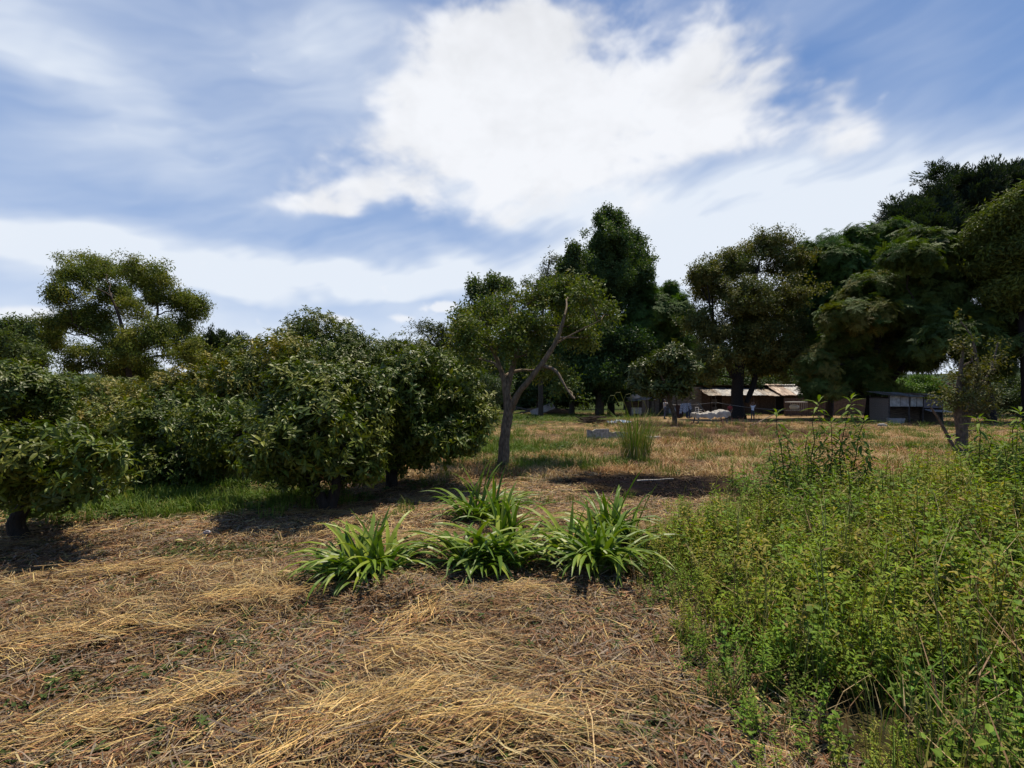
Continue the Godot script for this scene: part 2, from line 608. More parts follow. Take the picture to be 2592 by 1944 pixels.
func make_sprigs():
	var list := []
	for k in 9:
		var s := Shape.new()
		var nl := 7 + k % 5
		for i in nl:
			var a := i * 2.4 + rr(-0.4, 0.4)
			var out := rr(0.85, 1.9)
			var dir := Vector3(sin(out) * cos(a), cos(out), sin(out) * sin(a))
			var b := Vector3(0, 0.13 - 0.024 * i * out * 0.6, 0)
			s.leaf(b, dir, (Vector3.UP * 1.0 + rand_dir() * 0.35).normalized() if absf(dir.y) < 0.9 else Vector3.RIGHT, rr(0.11, 0.18), rr(0.042, 0.062), rr(0.05, 0.4), rr(0.06, 0.22), tint(Color.WHITE if rng.randf() > 0.06 else Color(2.4, 1.5, 0.9), 0.32))
		list.append(s.mesh(M.avocado_leaf))
	sprigs.avocado = list
	list = []
	for k in 5:
		var s := Shape.new()
		for i in 22:
			var p := rand_dir() * pow(rr(0.05, 1.0), 0.5) * 0.36
			p.y *= 0.65
			var dir := (p * 2.2 + rand_dir() * 0.6).normalized()
			s.leaf(p, dir, (Vector3.UP + rand_dir() * 0.6).normalized(), rr(0.10, 0.17), rr(0.055, 0.085), rr(0.0, 0.4), rr(0.05, 0.2), tint(Color.WHITE, 0.28))
		list.append(s.mesh(M.leaf))
	sprigs.broad = list
	list = []
	for k in 5:
		var s := Shape.new()
		for i in 14:
			var p := rand_dir() * pow(rr(0.05, 1.0), 0.5) * 0.15
			var dir := (p * 5.0 + rand_dir() * 0.7).normalized()
			s.leaf(p, dir, (Vector3.UP + rand_dir() * 0.7).normalized(), rr(0.06, 0.10), rr(0.026, 0.04), rr(0.0, 0.4), rr(0.05, 0.2), tint(Color.WHITE, 0.3))
		list.append(s.mesh(M.leaf))
	sprigs.small = list
	list = []
	for k in 5:
		var s := Shape.new()
		for i in 34:
			var p := rand_dir() * pow(rr(0.02, 1.0), 0.45) * 0.44
			var dir := (p * 1.2 + rand_dir() * 0.6 + Vector3(0, -0.55, 0)).normalized()
			s.blade2(p, dir, rand_dir(), rr(0.17, 0.26), rr(0.05, 0.075), tint(Color.WHITE, 0.32))
		list.append(s.mesh(M.leaf))
	sprigs.fine = list
	list = []
	for k in 5:
		var s := Shape.new()
		for f in 7:
			var a := f * 2.4 + rr(-0.4, 0.4)
			var out := rr(0.7, 1.7)
			var dir := Vector3(sin(out) * cos(a), cos(out) * 0.6, sin(out) * sin(a)).normalized()
			var l := rr(0.38, 0.6)
			var side := dir.cross(Vector3.UP).normalized()
			for q in 9:
				var t := 0.15 + 0.85 * q / 8.0
				var p := dir * l * t - Vector3.UP * l * 0.35 * t * t
				for sd in [-1.0, 1.0]:
					s.blade2(p, (side * sd + dir * 0.55 - Vector3.UP * 0.25 + rand_dir() * 0.15).normalized(), (Vector3.UP + rand_dir() * 0.3).normalized(), rr(0.11, 0.15), rr(0.035, 0.05), tint(Color.WHITE, 0.2))
		list.append(s.mesh(M.leaf))
	sprigs.feather = list
	list = []
	for k in 4:
		var s := Shape.new()
		for i in 70:
			var t := rr(0.0, 1.0)
			var p := Vector3(rr(-0.5, 0.5) * (1.0 - t * 0.6) * 0.55, t * 1.0, rr(-0.2, 0.2) * (1.0 - t * 0.6))
			s.blade2(p, (Vector3(p.x * 2.5, 0.75, p.z * 2.0) + rand_dir() * 0.35).normalized(), rand_dir(), rr(0.14, 0.24), rr(0.04, 0.06), tint(Color.WHITE, 0.25))
		list.append(s.mesh(M.leaf))
	sprigs.conifer = list
	list = []
	for k in 4:
		var s := Shape.new()
		for i in 26:
			var p := rand_dir() * pow(rr(0.05, 1.0), 0.5) * 0.34
			p.y *= 1.3
			var dir := (rand_dir() * 0.8 + Vector3(0, -0.5, 0) + p).normalized()
			s.blade2(p, dir, (Vector3.UP * 0.5 + rand_dir()).normalized(), rr(0.12, 0.18), rr(0.09, 0.13), tint(Color.WHITE, 0.3))
		list.append(s.mesh(M.leaf))
	sprigs.star = list

# ------------------------------------------------------------------ trees
func limb(s: Shape, a: Vector3, b: Vector3, r0: float, r1: float, sides: int, col: Color, rise := 0.35, steps := 6):
	var l := a.distance_to(b)
	var mid := a.lerp(b, 0.45) + Vector3(rr(-0.12, 0.12), rise * 0.4, rr(-0.12, 0.12)) * l
	var pts := []
	var rad := []
	for i in steps + 1:
		var t := float(i) / steps
		var p := a * (1 - t) * (1 - t) + mid * 2.0 * t * (1 - t) + b * t * t
		if i > 0 and i < steps:
			p += rand_dir() * l * 0.025
		pts.append(p)
		rad.append(lerpf(r0, r1, pow(t, 0.8)))
	s.tube(pts, rad, sides, col)

# spec: kind, blobs, tints, density, size, trunk ([x, y, z, r] points), bark, gap, sub (share of blob radius), twigs
func tree(called: String, label: String, category: String, at: Vector3, spec: Dictionary, group := "") -> Node3D:
	var base := grounded(at)
	var o := thing(called, label, category, base, group)
	var blobs: Array = spec.blobs
	var kind: String = spec.kind
	var tints: Array = spec.tints
	var size: float = spec.get("size", 1.0) * (1.0 if kind == "avocado" or kind == "small" else 1.4)
	var dens: float = spec.get("density", 3.0) * (1.0 if kind == "avocado" or kind == "small" else 0.95)
	var gap: float = spec.get("gap", 0.15)
	var bark: Color = spec.get("bark", Color(0.10, 0.08, 0.06))
	var wood := Shape.new()
	var trunks: Array = spec.get("trunks", [])
	var ends := []
	for tr in trunks:
		var pts := []
		var rad := []
		for i in tr.size():
			pts.append(Vector3(tr[i][0], tr[i][1], tr[i][2]))
			rad.append(tr[i][3])
		if pts[0].y < 0.4:
			pts[0].y = -0.12
			pts.insert(1, pts[0].lerp(pts[1], 0.12) + Vector3(0, 0.05, 0))
			rad.insert(1, rad[0])
			rad[0] *= 1.35
		# smooth the run of points
		var sm := []
		var sr := []
		for i in pts.size() - 1:
			var p0: Vector3 = pts[maxi(i - 1, 0)]
			var p3: Vector3 = pts[mini(i + 2, pts.size() - 1)]
			for q in 4:
				var t := q / 4.0
				sm.append(pts[i].cubic_interpolate(pts[i + 1], p0, p3, t) + rand_dir() * rad[i] * 0.07)
				sr.append(lerpf(rad[i], rad[i + 1], t) * rr(0.94, 1.06))
		sm.append(pts[-1])
		sr.append(rad[-1])
		wood.tube(sm, sr, 12 if rad[0] > 0.05 else 7, bark)
		for i in range(sm.size() / 2, sm.size()):
			ends.append([sm[i], sr[i]])
	var clumps := []
	for b in blobs:
		var c := Vector3(b[0], b[1], b[2])
		var r := Vector3(b[3], b[4], b[5]) * (1.2 if kind == "avocado" else 1.0 if kind == "small" or kind == "conifer" else 1.12)
		if ends.size():
			var best = ends[0]
			for e in ends:
				if e[0].distance_to(c) + maxf(0.0, e[0].y - c.y + 0.2) * 1.5 < best[0].distance_to(c) + maxf(0.0, best[0].y - c.y + 0.2) * 1.5:
					best = e
			limb(wood, best[0], c, minf(best[1] * 0.75, 0.03 + r.x * 0.06), 0.012 + r.x * 0.012, 6, bark)
		var m := int(spec.get("subs", 9) * (1.0 if kind == "avocado" or kind == "small" else 1.6))
		var sub: float = spec.get("sub", 0.48) * (1.0 if kind == "avocado" or kind == "small" else 1.12)
		for i in m:
			var dir := rand_dir()
			if dir.y < -0.55: dir.y *= 0.5
			var p := c + dir * r * rr(0.45, 0.72)
			var q := sub * rr(0.75, 1.25)
			clumps.append([p, Vector3(r.x, (r.x + r.y) * 0.5 * spec.get("flat", 0.85), r.z) * q])
			if spec.get("twigs", false) and i % 2 == 0:
				limb(wood, c, p, 0.012 + r.x * 0.010, 0.006, 5, bark, 0.2, 4)
	part("trunk", wood.mesh(M.bark), o)
	var where := []
	var colours := []
	var meshes: Array = sprigs[kind]
	for k in meshes.size():
		where.append([])
		colours.append([])
	for cl in clumps:
		var c: Vector3 = cl[0]
		var r: Vector3 = cl[1]
		var area := 4.0 * PI * pow((pow(r.x * r.y, 1.6) + pow(r.x * r.z, 1.6) + pow(r.y * r.z, 1.6)) / 3.0, 0.625)
		var tone: Color = tints[rng.randi() % tints.size()]
		var total := int(area * dens + rr(0.0, 1.0))
		var along: bool = kind != "avocado"
		var tw_dir := Vector3.UP
		var tw_len := 1.0
		for i in total:
			var dir := rand_dir()
			var p: Vector3
			if along:
				# sprays strung along twigs of uneven length
				if i % 7 == 0:
					tw_dir = (rand_dir() + Vector3.UP * 0.25 + c.normalized() * 0.25).normalized()
					tw_len = rr(0.55, 1.5) * (1.35 if spec.get("loose", false) else 1.0)
				p = c + tw_dir * r * tw_len * (0.25 + 0.75 * (i % 7) / 6.0) + rand_dir() * size * 0.22
				dir = tw_dir
			else:
				if dir.y < -0.3 and rng.randf() < 0.45: continue
				p = c + dir * r * (1.0 - 0.5 * pow(rng.randf(), 1.6)) * (1.0 + 0.25 * n_mid.get_noise_3d(c.x * 3.0 + dir.x * 1.6, c.y * 3.0 + dir.y * 1.6, c.z * 3.0 + dir.z * 1.6))
				if rng.randf() < 0.03: p = c + dir * r * rr(1.1, 1.3)
			if n_mid.get_noise_3d((p.x + base.x) * 1.3 / size, (p.y) * 1.3 / size, (p.z + base.z) * 1.3 / size) < -0.5 + gap * 1.5: continue
			var out: Vector3 = (dir + Vector3.UP * spec.get("rise", 0.5) + rand_dir() * 0.6).normalized()
			var k := rng.randi() % meshes.size()
			var s := size * rr(0.65, 1.3)
			where[k].append(Transform3D(aim(out, rr(0, TAU)).scaled(Vector3(s, s, s)), p))
			var cc := tint(tone if rng.randf() < 0.7 else tints[rng.randi() % tints.size()], 0.25)
			colours[k].append((Color(cc.r * 1.55, cc.g * 1.5, cc.b * 1.1) if kind == "avocado" or kind == "small" else (Color(cc.r * 1.6, cc.g * 1.75, cc.b * 1.25) if kind == "feather" else Color(cc.r * 1.85, cc.g * 1.95, cc.b * 1.3))) if kind != "conifer" else cc * 1.4)
	# the sprays nearest to the viewer as single leaves
	if spec.get("single", 0) > 0:
		single_leaves(o, base, where, colours, spec.single)
	var crown := Node3D.new()
	crown.name = "crown"
	o.add_child(crown)
	crown.set_meta("kind", "stuff")
	for k in meshes.size():
		if where[k].size():
			var f := copies("foliage", meshes[k], where[k], colours[k], crown)
			f.set_meta("kind", "stuff")
	return o

var one_leaf := []
var leaf_mats := []

func single_leaves(o: Node3D, base: Vector3, where: Array, colours: Array, most: int):
	if one_leaf.is_empty():
		for c in [Color(0.07, 0.104, 0.018), Color(0.09, 0.13, 0.02), Color(0.125, 0.155, 0.022), Color(0.165, 0.175, 0.028)]:
			for k in 3:
				var s := Shape.new()
				s.leaf(Vector3.ZERO, Vector3(0, 0, 1), Vector3.UP, 0.15 + 0.015 * k, 0.052 + 0.004 * k, 0.12 + 0.12 * k, 0.10 + 0.05 * k, c)
				one_leaf.append(s.mesh(M.avocado_leaf))
	var order := []
	for k in where.size():
		for i in where[k].size():
			var p: Vector3 = where[k][i].origin + base
			order.append([p.length() + p.y * 0.25, k, i])
	order.sort_custom(func(a, b): return a[0] < b[0])
	var taken := {}
	var made := 0
	for e in order:
		if made + 9 > most: break
		var t: Transform3D = where[e[1]][e[2]]
		taken[Vector2i(e[1], e[2])] = true
		for i in 9:
			var a := i * 2.4 + rr(-0.4, 0.4)
			var out := rr(0.85, 1.9)
			var dir := t.basis * Vector3(sin(out) * cos(a), cos(out), sin(out) * sin(a))
			dir = dir.normalized()
			var up := (Vector3.UP + rand_dir() * 0.35).normalized()
			var x := up.cross(dir).normalized()
			var b := Basis(x, dir.cross(x), dir).scaled(Vector3.ONE * rr(0.5, 0.78))
			part("leaf", one_leaf[rng.randi() % one_leaf.size()], o, Transform3D(b, t.origin + t.basis.y.normalized() * rr(0.02, 0.10)))
			made += 1
	for k in where.size():
		var w2 := []
		var c2 := []
		for i in where[k].size():
			if not taken.has(Vector2i(k, i)):
				w2.append(where[k][i])
				c2.append(colours[k][i])
		where[k] = w2
		colours[k] = c2

const AVO := [Color(0.045, 0.068, 0.015), Color(0.054, 0.08, 0.016), Color(0.07, 0.095, 0.018), Color(0.095, 0.11, 0.02), Color(0.055, 0.075, 0.02)]
const AVO_YOUNG := [Color(0.075, 0.095, 0.018), Color(0.105, 0.115, 0.02), Color(0.135, 0.12, 0.024), Color(0.065, 0.085, 0.018)]

func avocado(label: String, at: Vector3, blobs: Array, trunks: Array, single := 0, dens := 26.0, tints := AVO, size := 0.64):
	tree("avocado_tree", label, "tree", at, {kind = "avocado", blobs = blobs, trunks = trunks, tints = tints, density = dens * 2.2, size = size, single = single, gap = 0.12, subs = 10, sub = 0.46, bark = Color(0.045, 0.036, 0.028), twigs = true}, "avocado trees in the orchard")

func plant_trees():
	# the orchard of avocado trees
	avocado("rounded avocado tree with two low stems casting dark shade behind the lilies", Vector3(-2.56, 0, -6.77), [[-0.61, 0.97, -0.16, 0.62, 0.55, 0.62], [0.05, 1.28, -0.31, 0.63, 0.53, 0.63], [-0.24, 0.71, -0.38, 0.64, 0.40, 0.64], [0.31, 0.86, -0.56, 0.41, 0.59, 0.41], [-0.42, 1.75, -0.31, 0.40, 0.33, 0.40], [0.04, 1.69, -0.54, 0.41, 0.38, 0.41], [-0.61, 0.81, 0.60, 0.29, 0.32, 0.29], [-0.01, 1.05, 0.04, 0.70, 0.57, 0.70], [-0.72, 0.41, -0.57, 0.44, 0.21, 0.44], [0.43, 0.57, -0.19, 0.33, 0.26, 0.33], [-1.39, 1.07, -0.51, 0.27, 0.34, 0.27]], [[[0.06, -0.00, 0.00, 0.090], [-0.09, 0.28, 0.00, 0.070], [-0.34, 0.60, 0.00, 0.050]], [[0.06, -0.00, 0.00, 0.080], [0.14, 0.35, 0.00, 0.070], [0.26, 0.79, 0.00, 0.050]]], 297)
	avocado("avocado tree with dark forked stem between the rounded one and the lone leaning tree", Vector3(-2.13, 0, -8.67), [[0.17, 1.63, 0.54, 0.61, 0.46, 0.61], [0.86, 1.63, 0.04, 0.61, 0.45, 0.61], [1.30, 1.23, 0.36, 0.43, 0.43, 0.43], [0.44, 0.97, -0.06, 0.74, 0.66, 0.74], [-0.06, 0.72, -0.10, 0.50, 0.58, 0.50], [1.03, 0.88, 0.68, 0.45, 0.30, 0.45], [0.68, 2.02, 0.40, 0.47, 0.27, 0.47], [-0.32, 1.31, 0.31, 0.43, 0.55, 0.43], [-0.53, 0.58, -0.58, 0.35, 0.39, 0.35], [0.21, 0.44, -0.37, 0.51, 0.29, 0.51], [1.31, 0.93, 0.48, 0.37, 0.35, 0.37], [1.31, 1.37, -0.42, 0.38, 0.43, 0.38]], [[[0.01, -0.00, 0.00, 0.100], [0.05, 0.32, 0.00, 0.090], [0.29, 0.73, 0.00, 0.060]], [[0.01, -0.00, 0.00, 0.090], [-0.03, 0.40, 0.00, 0.080], [-0.20, 0.97, 0.00, 0.050]]], 297)
	avocado("low avocado tree with bent bare stem cut by the picture's left edge", Vector3(-5.47, 0, -5.47), [[0.46, 0.99, 0.37, 0.43, 0.29, 0.43], [0.45, 0.67, -0.12, 0.45, 0.34, 0.45], [0.24, 0.66, 0.38, 0.34, 0.29, 0.34], [1.20, 0.87, 0.51, 0.28, 0.23, 0.28], [-0.17, 0.46, -0.38, 0.44, 0.25, 0.44], [0.93, 0.57, 0.30, 0.29, 0.19, 0.29], [-0.20, 0.88, 0.29, 0.39, 0.34, 0.39]], [[[0.06, -0.02, 0.00, 0.100], [-0.02, 0.18, 0.00, 0.080], [0.10, 0.43, 0.00, 0.060]]], 297)
	avocado("avocado tree standing on green grass behind the gap between the two nearest orchard trees", Vector3(-5.66, 0, -8.40), [[-0.53, 0.86, -0.67, 0.73, 0.60, 0.73], [-1.01, 0.54, -0.52, 0.59, 0.50, 0.59], [0.66, 1.01, 0.29, 0.57, 0.61, 0.57], [-0.33, 0.35, -0.64, 0.77, 0.38, 0.77], [-0.51, 1.15, -0.05, 0.48, 0.32, 0.48], [0.50, 0.49, -0.25, 0.45, 0.45, 0.45], [-0.53, 0.42, 0.41, 0.38, 0.27, 0.38], [0.53, 0.95, -0.61, 0.42, 0.59, 0.42]], [[[0.02, 0.03, 0.00, 0.090], [-0.02, 0.44, 0.00, 0.070], [0.01, 0.83, 0.00, 0.050]]], 297, 20.0)
	avocado("tall avocado tree with pale young shoots rising left of the rounded one", Vector3(-5.82, 0, -10.20), [[0.40, 2.23, -0.34, 0.84, 0.65, 0.84], [-0.68, 1.95, -0.82, 0.83, 0.62, 0.83], [-1.22, 1.54, -0.70, 0.72, 0.62, 0.72], [1.31, 2.10, 0.36, 0.65, 0.51, 0.65], [0.52, 1.36, 0.25, 1.03, 0.66, 1.03], [1.70, 1.55, 0.59, 0.54, 0.54, 0.54]], [[[0.02, 0.20, 0.00, 0.110], [0.06, 0.68, 0.00, 0.090], [0.19, 1.45, 0.00, 0.060]]], 0, 18.0, AVO_YOUNG)
	avocado("big domed avocado tree with its top showing over the other orchard trees", Vector3(-5.27, 0, -14.50), [[0.18, 3.26, 0.71, 0.97, 0.55, 0.97], [-0.59, 2.85, 0.87, 0.77, 0.58, 0.77], [0.94, 2.82, 0.40, 0.86, 0.60, 0.86], [1.44, 2.73, -0.21, 0.69, 0.55, 0.69], [0.36, 2.33, 1.00, 1.40, 0.76, 1.40], [1.83, 2.53, -0.36, 0.70, 0.56, 0.70]], [[[0.01, 0.20, 0.00, 0.160], [0.03, 1.01, 0.00, 0.140], [0.06, 2.38, 0.00, 0.080]]], 0, 13.0, AVO)
	avocado("dark avocado tree by the frame edge below the spreading cloud-shaped tree", Vector3(-9.12, 0, -9.00), [[0.46, 1.79, 0.21, 0.58, 0.41, 0.58], [-0.17, 1.71, 0.24, 0.66, 0.49, 0.66], [-0.32, 1.19, -0.41, 0.71, 0.53, 0.71], [0.70, 1.46, 0.02, 0.38, 0.34, 0.38], [-0.66, 1.22, 0.24, 0.66, 0.66, 0.66]], [[[0.03, 0.11, 0.00, 0.100], [0.04, 0.53, 0.00, 0.090], [0.09, 1.20, 0.00, 0.060]]], 0, 20.0)
	avocado("broad avocado tree filling the row between frame edge and the tall young-shooted one", Vector3(-9.70, 0, -11.50), [[-0.07, 1.33, 0.03, 0.86, 0.49, 0.86], [0.48, 1.21, -0.37, 0.89, 0.56, 0.89], [2.09, 1.55, 0.81, 0.60, 0.45, 0.60], [-1.53, 0.95, -0.86, 0.82, 0.58, 0.82], [1.05, 0.75, 0.87, 1.10, 0.50, 1.10]], [[[0.03, 0.03, 0.00, 0.120], [0.04, 0.57, 0.00, 0.100], [0.06, 1.11, 0.00, 0.060]]], 0, 15.0, AVO_YOUNG)
	avocado("avocado tree at the far end of the orchard below the small airy tree", Vector3(-2.73, 0, -16.50), [[-0.54, 2.84, -0.38, 0.79, 0.56, 0.79], [0.39, 2.53, -0.53, 0.72, 0.56, 0.72], [-0.92, 3.07, 0.73, 0.59, 0.42, 0.59], [1.04, 2.05, -0.44, 0.64, 0.56, 0.64], [0.03, 2.03, 0.20, 1.23, 0.69, 1.23]], [[[0.00, 0.33, 0.00, 0.140], [0.00, 1.11, 0.00, 0.120], [-0.00, 2.04, 0.00, 0.080]]], 0, 12.0)
	avocado("low avocado tree peeping between the frame-edge one and the spreading tree", Vector3(-13.13, 0, -14.00), [[-0.74, 1.69, -0.09, 0.80, 0.53, 0.80], [0.76, 1.69, 0.54, 0.76, 0.48, 0.76], [1.37, 1.31, 0.50, 0.76, 0.51, 0.76], [0.08, 1.17, 0.35, 1.03, 0.51, 1.03]], [[[0.03, 0.17, 0.00, 0.120], [0.02, 0.77, 0.00, 0.100], [0.03, 1.42, 0.00, 0.060]]], 0, 13.0, AVO)
	avocado("hazy round avocado tree far back under the spreading cloud-shaped tree", Vector3(-15.14, 0, -19.00), [[-0.78, 1.86, -0.74, 0.93, 0.45, 0.93], [-0.82, 1.68, 0.49, 0.78, 0.38, 0.78], [0.77, 1.77, -0.42, 0.82, 0.46, 0.82], [-0.74, 1.40, -0.70, 1.67, 0.46, 1.67]], [[[0.02, 0.43, 0.00, 0.140], [0.01, 0.88, 0.00, 0.120], [0.01, 1.41, 0.00, 0.080]]], 0, 11.0, AVO_YOUNG)
	# far left
	tree("spreading_tree", "tall spreading tree with cloud-shaped clumps of foliage above the orchard", "tree", Vector3(-35.00, 0, -45.00), {kind = "fine", tints = [Color(0.07, 0.085, 0.026), Color(0.095, 0.105, 0.03), Color(0.125, 0.12, 0.034), Color(0.055, 0.07, 0.026)], loose = true, density = 3.4, size = 0.85, gap = 0.3, subs = 9, sub = 0.38, bark = Color(0.12, 0.09, 0.07), twigs = true,
		blobs = [[-4.83, 14.17, -2.61, 2.06, 1.61, 2.06], [-4.36, 12.57, 0.92, 1.49, 1.41, 1.49], [2.26, 12.67, 0.86, 1.91, 2.00, 1.91], [2.74, 11.19, -0.15, 1.45, 1.28, 1.45], [4.03, 10.07, -1.63, 1.76, 1.84, 1.76], [-4.01, 10.70, 2.32, 1.37, 1.21, 1.37], [-1.35, 10.22, -1.47, 1.58, 1.14, 1.58], [-5.04, 8.63, -1.76, 2.29, 1.59, 2.29], [-10.05, 7.35, -2.13, 2.04, 1.60, 2.04], [1.24, 5.62, 2.74, 2.23, 1.75, 2.23], [2.37, 7.40, -2.64, 2.15, 1.97, 2.15], [3.57, 7.13, 2.42, 1.60, 1.36, 1.60], [-3.63, 5.06, 0.94, 1.74, 1.49, 1.74], [-7.07, 8.70, -0.66, 1.55, 1.20, 1.55], [-1.06, 4.47, -2.47, 2.68, 1.61, 2.68], [5.67, 5.55, 0.95, 1.66, 1.49, 1.66], [-3.66, 11.66, -2.51, 1.61, 1.16, 1.61]],
		trunks = [[[0.12, -0.10, 0.00, 0.300], [-0.01, 3.08, 0.00, 0.260], [-0.26, 5.63, 0.00, 0.200], [-0.86, 8.60, 0.00, 0.140], [-1.84, 11.16, 0.00, 0.080]], [[-0.07, 4.35, 0.00, 0.170], [1.20, 6.90, 0.00, 0.130], [2.44, 9.46, 0.00, 0.100], [2.20, 11.59, 0.00, 0.060]], [[-0.17, 5.20, 0.00, 0.150], [-2.62, 6.90, 0.00, 0.100], [-5.19, 8.60, 0.00, 0.060]]]})
	tree("feathery_tree", "pale feathery tree top at the picture's left edge beside the spreading tree", "tree", Vector3(-40.91, 0, -40.00), {kind = "fine", tints = [Color(0.07, 0.085, 0.045), Color(0.06, 0.075, 0.035)], density = 3.6, size = 1.0, gap = 0.25, subs = 7,
		blobs = [[0.13, 7.21, -0.07, 1.21, 0.83, 1.21], [-1.30, 6.64, 0.28, 1.50, 1.12, 1.50], [-0.53, 5.14, 0.28, 2.24, 1.50, 2.24], [1.93, 4.94, 0.49, 1.49, 1.12, 1.49]], trunks = [[[0.04, 0.26, 0.00, 0.250], [0.05, 3.27, 0.00, 0.200], [-0.01, 6.29, 0.00, 0.100]]]})
	tree("cypress_tree", "dark flat-topped conifer peeping out beside the spreading tree", "tree", Vector3(-28.75, 0, -48.00), {kind = "conifer", tints = [Color(0.02, 0.032, 0.022), Color(0.026, 0.04, 0.02)], density = 3.0, size = 0.9, gap = 0.1, subs = 7,
		blobs = [[0.23, 6.68, 0.48, 1.25, 0.72, 1.25], [1.53, 6.87, 0.40, 0.81, 0.45, 0.81], [-1.08, 5.69, -0.21, 1.36, 1.00, 1.36], [0.09, 5.03, -0.56, 1.83, 1.10, 1.83]], trunks = [[[0.02, 0.25, 0.00, 0.300], [-0.02, 3.64, 0.00, 0.250], [-0.05, 6.36, 0.00, 0.120]]]})
	tree("airy_tree", "small airy tree with open grey branches above the orchard's far end", "tree", Vector3(-5.15, 0, -34.00), {kind = "small", tints = [Color(0.05, 0.062, 0.035), Color(0.04, 0.055, 0.03), Color(0.06, 0.07, 0.04)], density = 9.0, size = 1.7, gap = 0.25, subs = 8, twigs = true, bark = Color(0.09, 0.08, 0.07),
		blobs = [[-1.05, 6.27, 0.49, 1.14, 0.69, 1.14], [0.40, 6.06, 0.65, 1.01, 0.69, 1.01], [-1.75, 5.47, -0.70, 0.98, 0.59, 0.98], [-0.18, 5.09, -0.05, 1.15, 0.64, 1.15], [1.29, 5.55, 0.14, 0.96, 0.83, 0.96]], trunks = [[[0.01, 0.28, 0.00, 0.200], [-0.03, 2.68, 0.00, 0.170], [-0.17, 4.60, 0.00, 0.130], [-0.65, 5.88, 0.00, 0.070]]]})
	tree("broadleaf_tree", "grey-green tree with upright shoots showing behind the lone tree's crown", "tree", Vector3(-1.90, 0, -36.00), {kind = "broad", tints = [Color(0.04, 0.058, 0.03), Color(0.05, 0.068, 0.034)], density = 4.5, size = 0.9, gap = 0.15, subs = 8,
		blobs = [[-0.55, 9.46, 0.46, 0.80, 0.80, 0.80], [0.39, 9.87, -0.17, 0.82, 0.68, 0.82], [1.48, 10.09, -0.58, 0.55, 0.62, 0.55], [-0.68, 8.25, 0.08, 0.81, 0.88, 0.81], [0.34, 7.83, 0.14, 1.69, 1.35, 1.69], [-1.29, 6.39, 0.78, 1.13, 1.33, 1.13], [-0.39, 4.15, -0.73, 2.08, 2.08, 2.08], [-1.95, 4.39, 0.82, 0.99, 1.33, 0.99]], trunks = [[[0.00, -0.13, 0.00, 0.300], [0.07, 2.75, 0.00, 0.250], [0.06, 7.17, 0.00, 0.140]]]})
	tree("blue_shrub", "blue-grey bushy tree behind the lone tree's trunk", "tree", Vector3(-2.14, 0, -28.00), {kind = "small", tints = [Color(0.04, 0.062, 0.042), Color(0.05, 0.075, 0.048)], density = 12.0, size = 1.5, gap = 0.05, subs = 9,
		blobs = [[0.08, 2.46, 0.01, 1.16, 0.95, 1.16], [1.17, 1.93, -0.50, 1.07, 0.81, 1.07], [-0.86, 1.93, 0.55, 0.93, 0.78, 0.93]], trunks = [[[0.00, -0.05, 0.00, 0.120], [0.00, 1.14, 0.00, 0.100], [0.00, 1.93, 0.00, 0.060]]]})
	# the lone tree
	tree("lone_tree", "lone forked tree with pale lichened trunk and loose olive crown in the middle", "tree", Vector3(-0.20, 0, -11.10), {kind = "small", tints = [Color(0.07, 0.095, 0.026), Color(0.085, 0.11, 0.03), Color(0.055, 0.08, 0.024), Color(0.11, 0.12, 0.04), Color(0.06, 0.09, 0.032)], density = 26.0, size = 0.95, gap = 0.22, subs = 11, sub = 0.52, twigs = true, bark = Color(0.30, 0.23, 0.16),
		blobs = [[-0.45, 3.40, -0.53, 0.53, 0.44, 0.53], [0.19, 3.82, -1.02, 0.50, 0.43, 0.50], [0.83, 3.91, -0.30, 0.49, 0.39, 0.49], [1.49, 3.98, -0.65, 0.58, 0.42, 0.58], [1.73, 3.62, 0.89, 0.35, 0.27, 0.35], [2.31, 3.41, 0.15, 0.29, 0.21, 0.29], [-0.71, 2.77, 0.80, 0.39, 0.35, 0.39], [-0.65, 2.49, -0.78, 0.40, 0.31, 0.40], [0.04, 2.81, 0.47, 0.48, 0.40, 0.48], [0.76, 3.05, 0.11, 0.56, 0.46, 0.56], [1.57, 3.32, -1.13, 0.55, 0.44, 0.55], [1.95, 2.99, -0.80, 0.38, 0.29, 0.38], [1.05, 2.22, -1.08, 0.44, 0.30, 0.44], [1.33, 1.77, 0.11, 0.29, 0.21, 0.29], [0.55, 2.53, 0.03, 0.42, 0.33, 0.42], [-0.96, 3.40, -0.52, 0.28, 0.33, 0.28], [1.61, 1.56, 0.05, 0.17, 0.10, 0.17]],
		trunks = [[[-0.01, -0.02, 0.00, 0.140], [0.04, 0.71, 0.00, 0.115], [0.12, 1.28, 0.00, 0.110], [0.03, 1.91, 0.00, 0.075], [-0.07, 2.22, 0.00, 0.050], [-0.28, 2.80, 0.00, 0.035]], [[0.07, 1.65, 0.00, 0.070], [0.21, 2.22, 0.00, 0.062], [0.32, 2.69, 0.00, 0.040], [0.24, 3.32, 0.00, 0.030]], [[0.14, 1.23, 0.00, 0.085], [0.34, 1.65, 0.20, 0.068], [0.62, 2.00, 0.40, 0.060], [0.94, 2.43, 0.50, 0.052], [1.18, 2.84, 0.60, 0.050], [1.33, 3.33, 0.60, 0.030]], [[0.84, 2.25, 0.40, 0.050], [1.13, 2.14, 0.60, 0.035], [1.35, 1.74, 0.80, 0.020], [1.50, 1.53, 0.90, 0.012]], [[1.09, 2.70, 0.50, 0.022], [1.63, 2.99, 0.60, 0.015], [2.10, 3.22, 0.70, 0.007]]]})
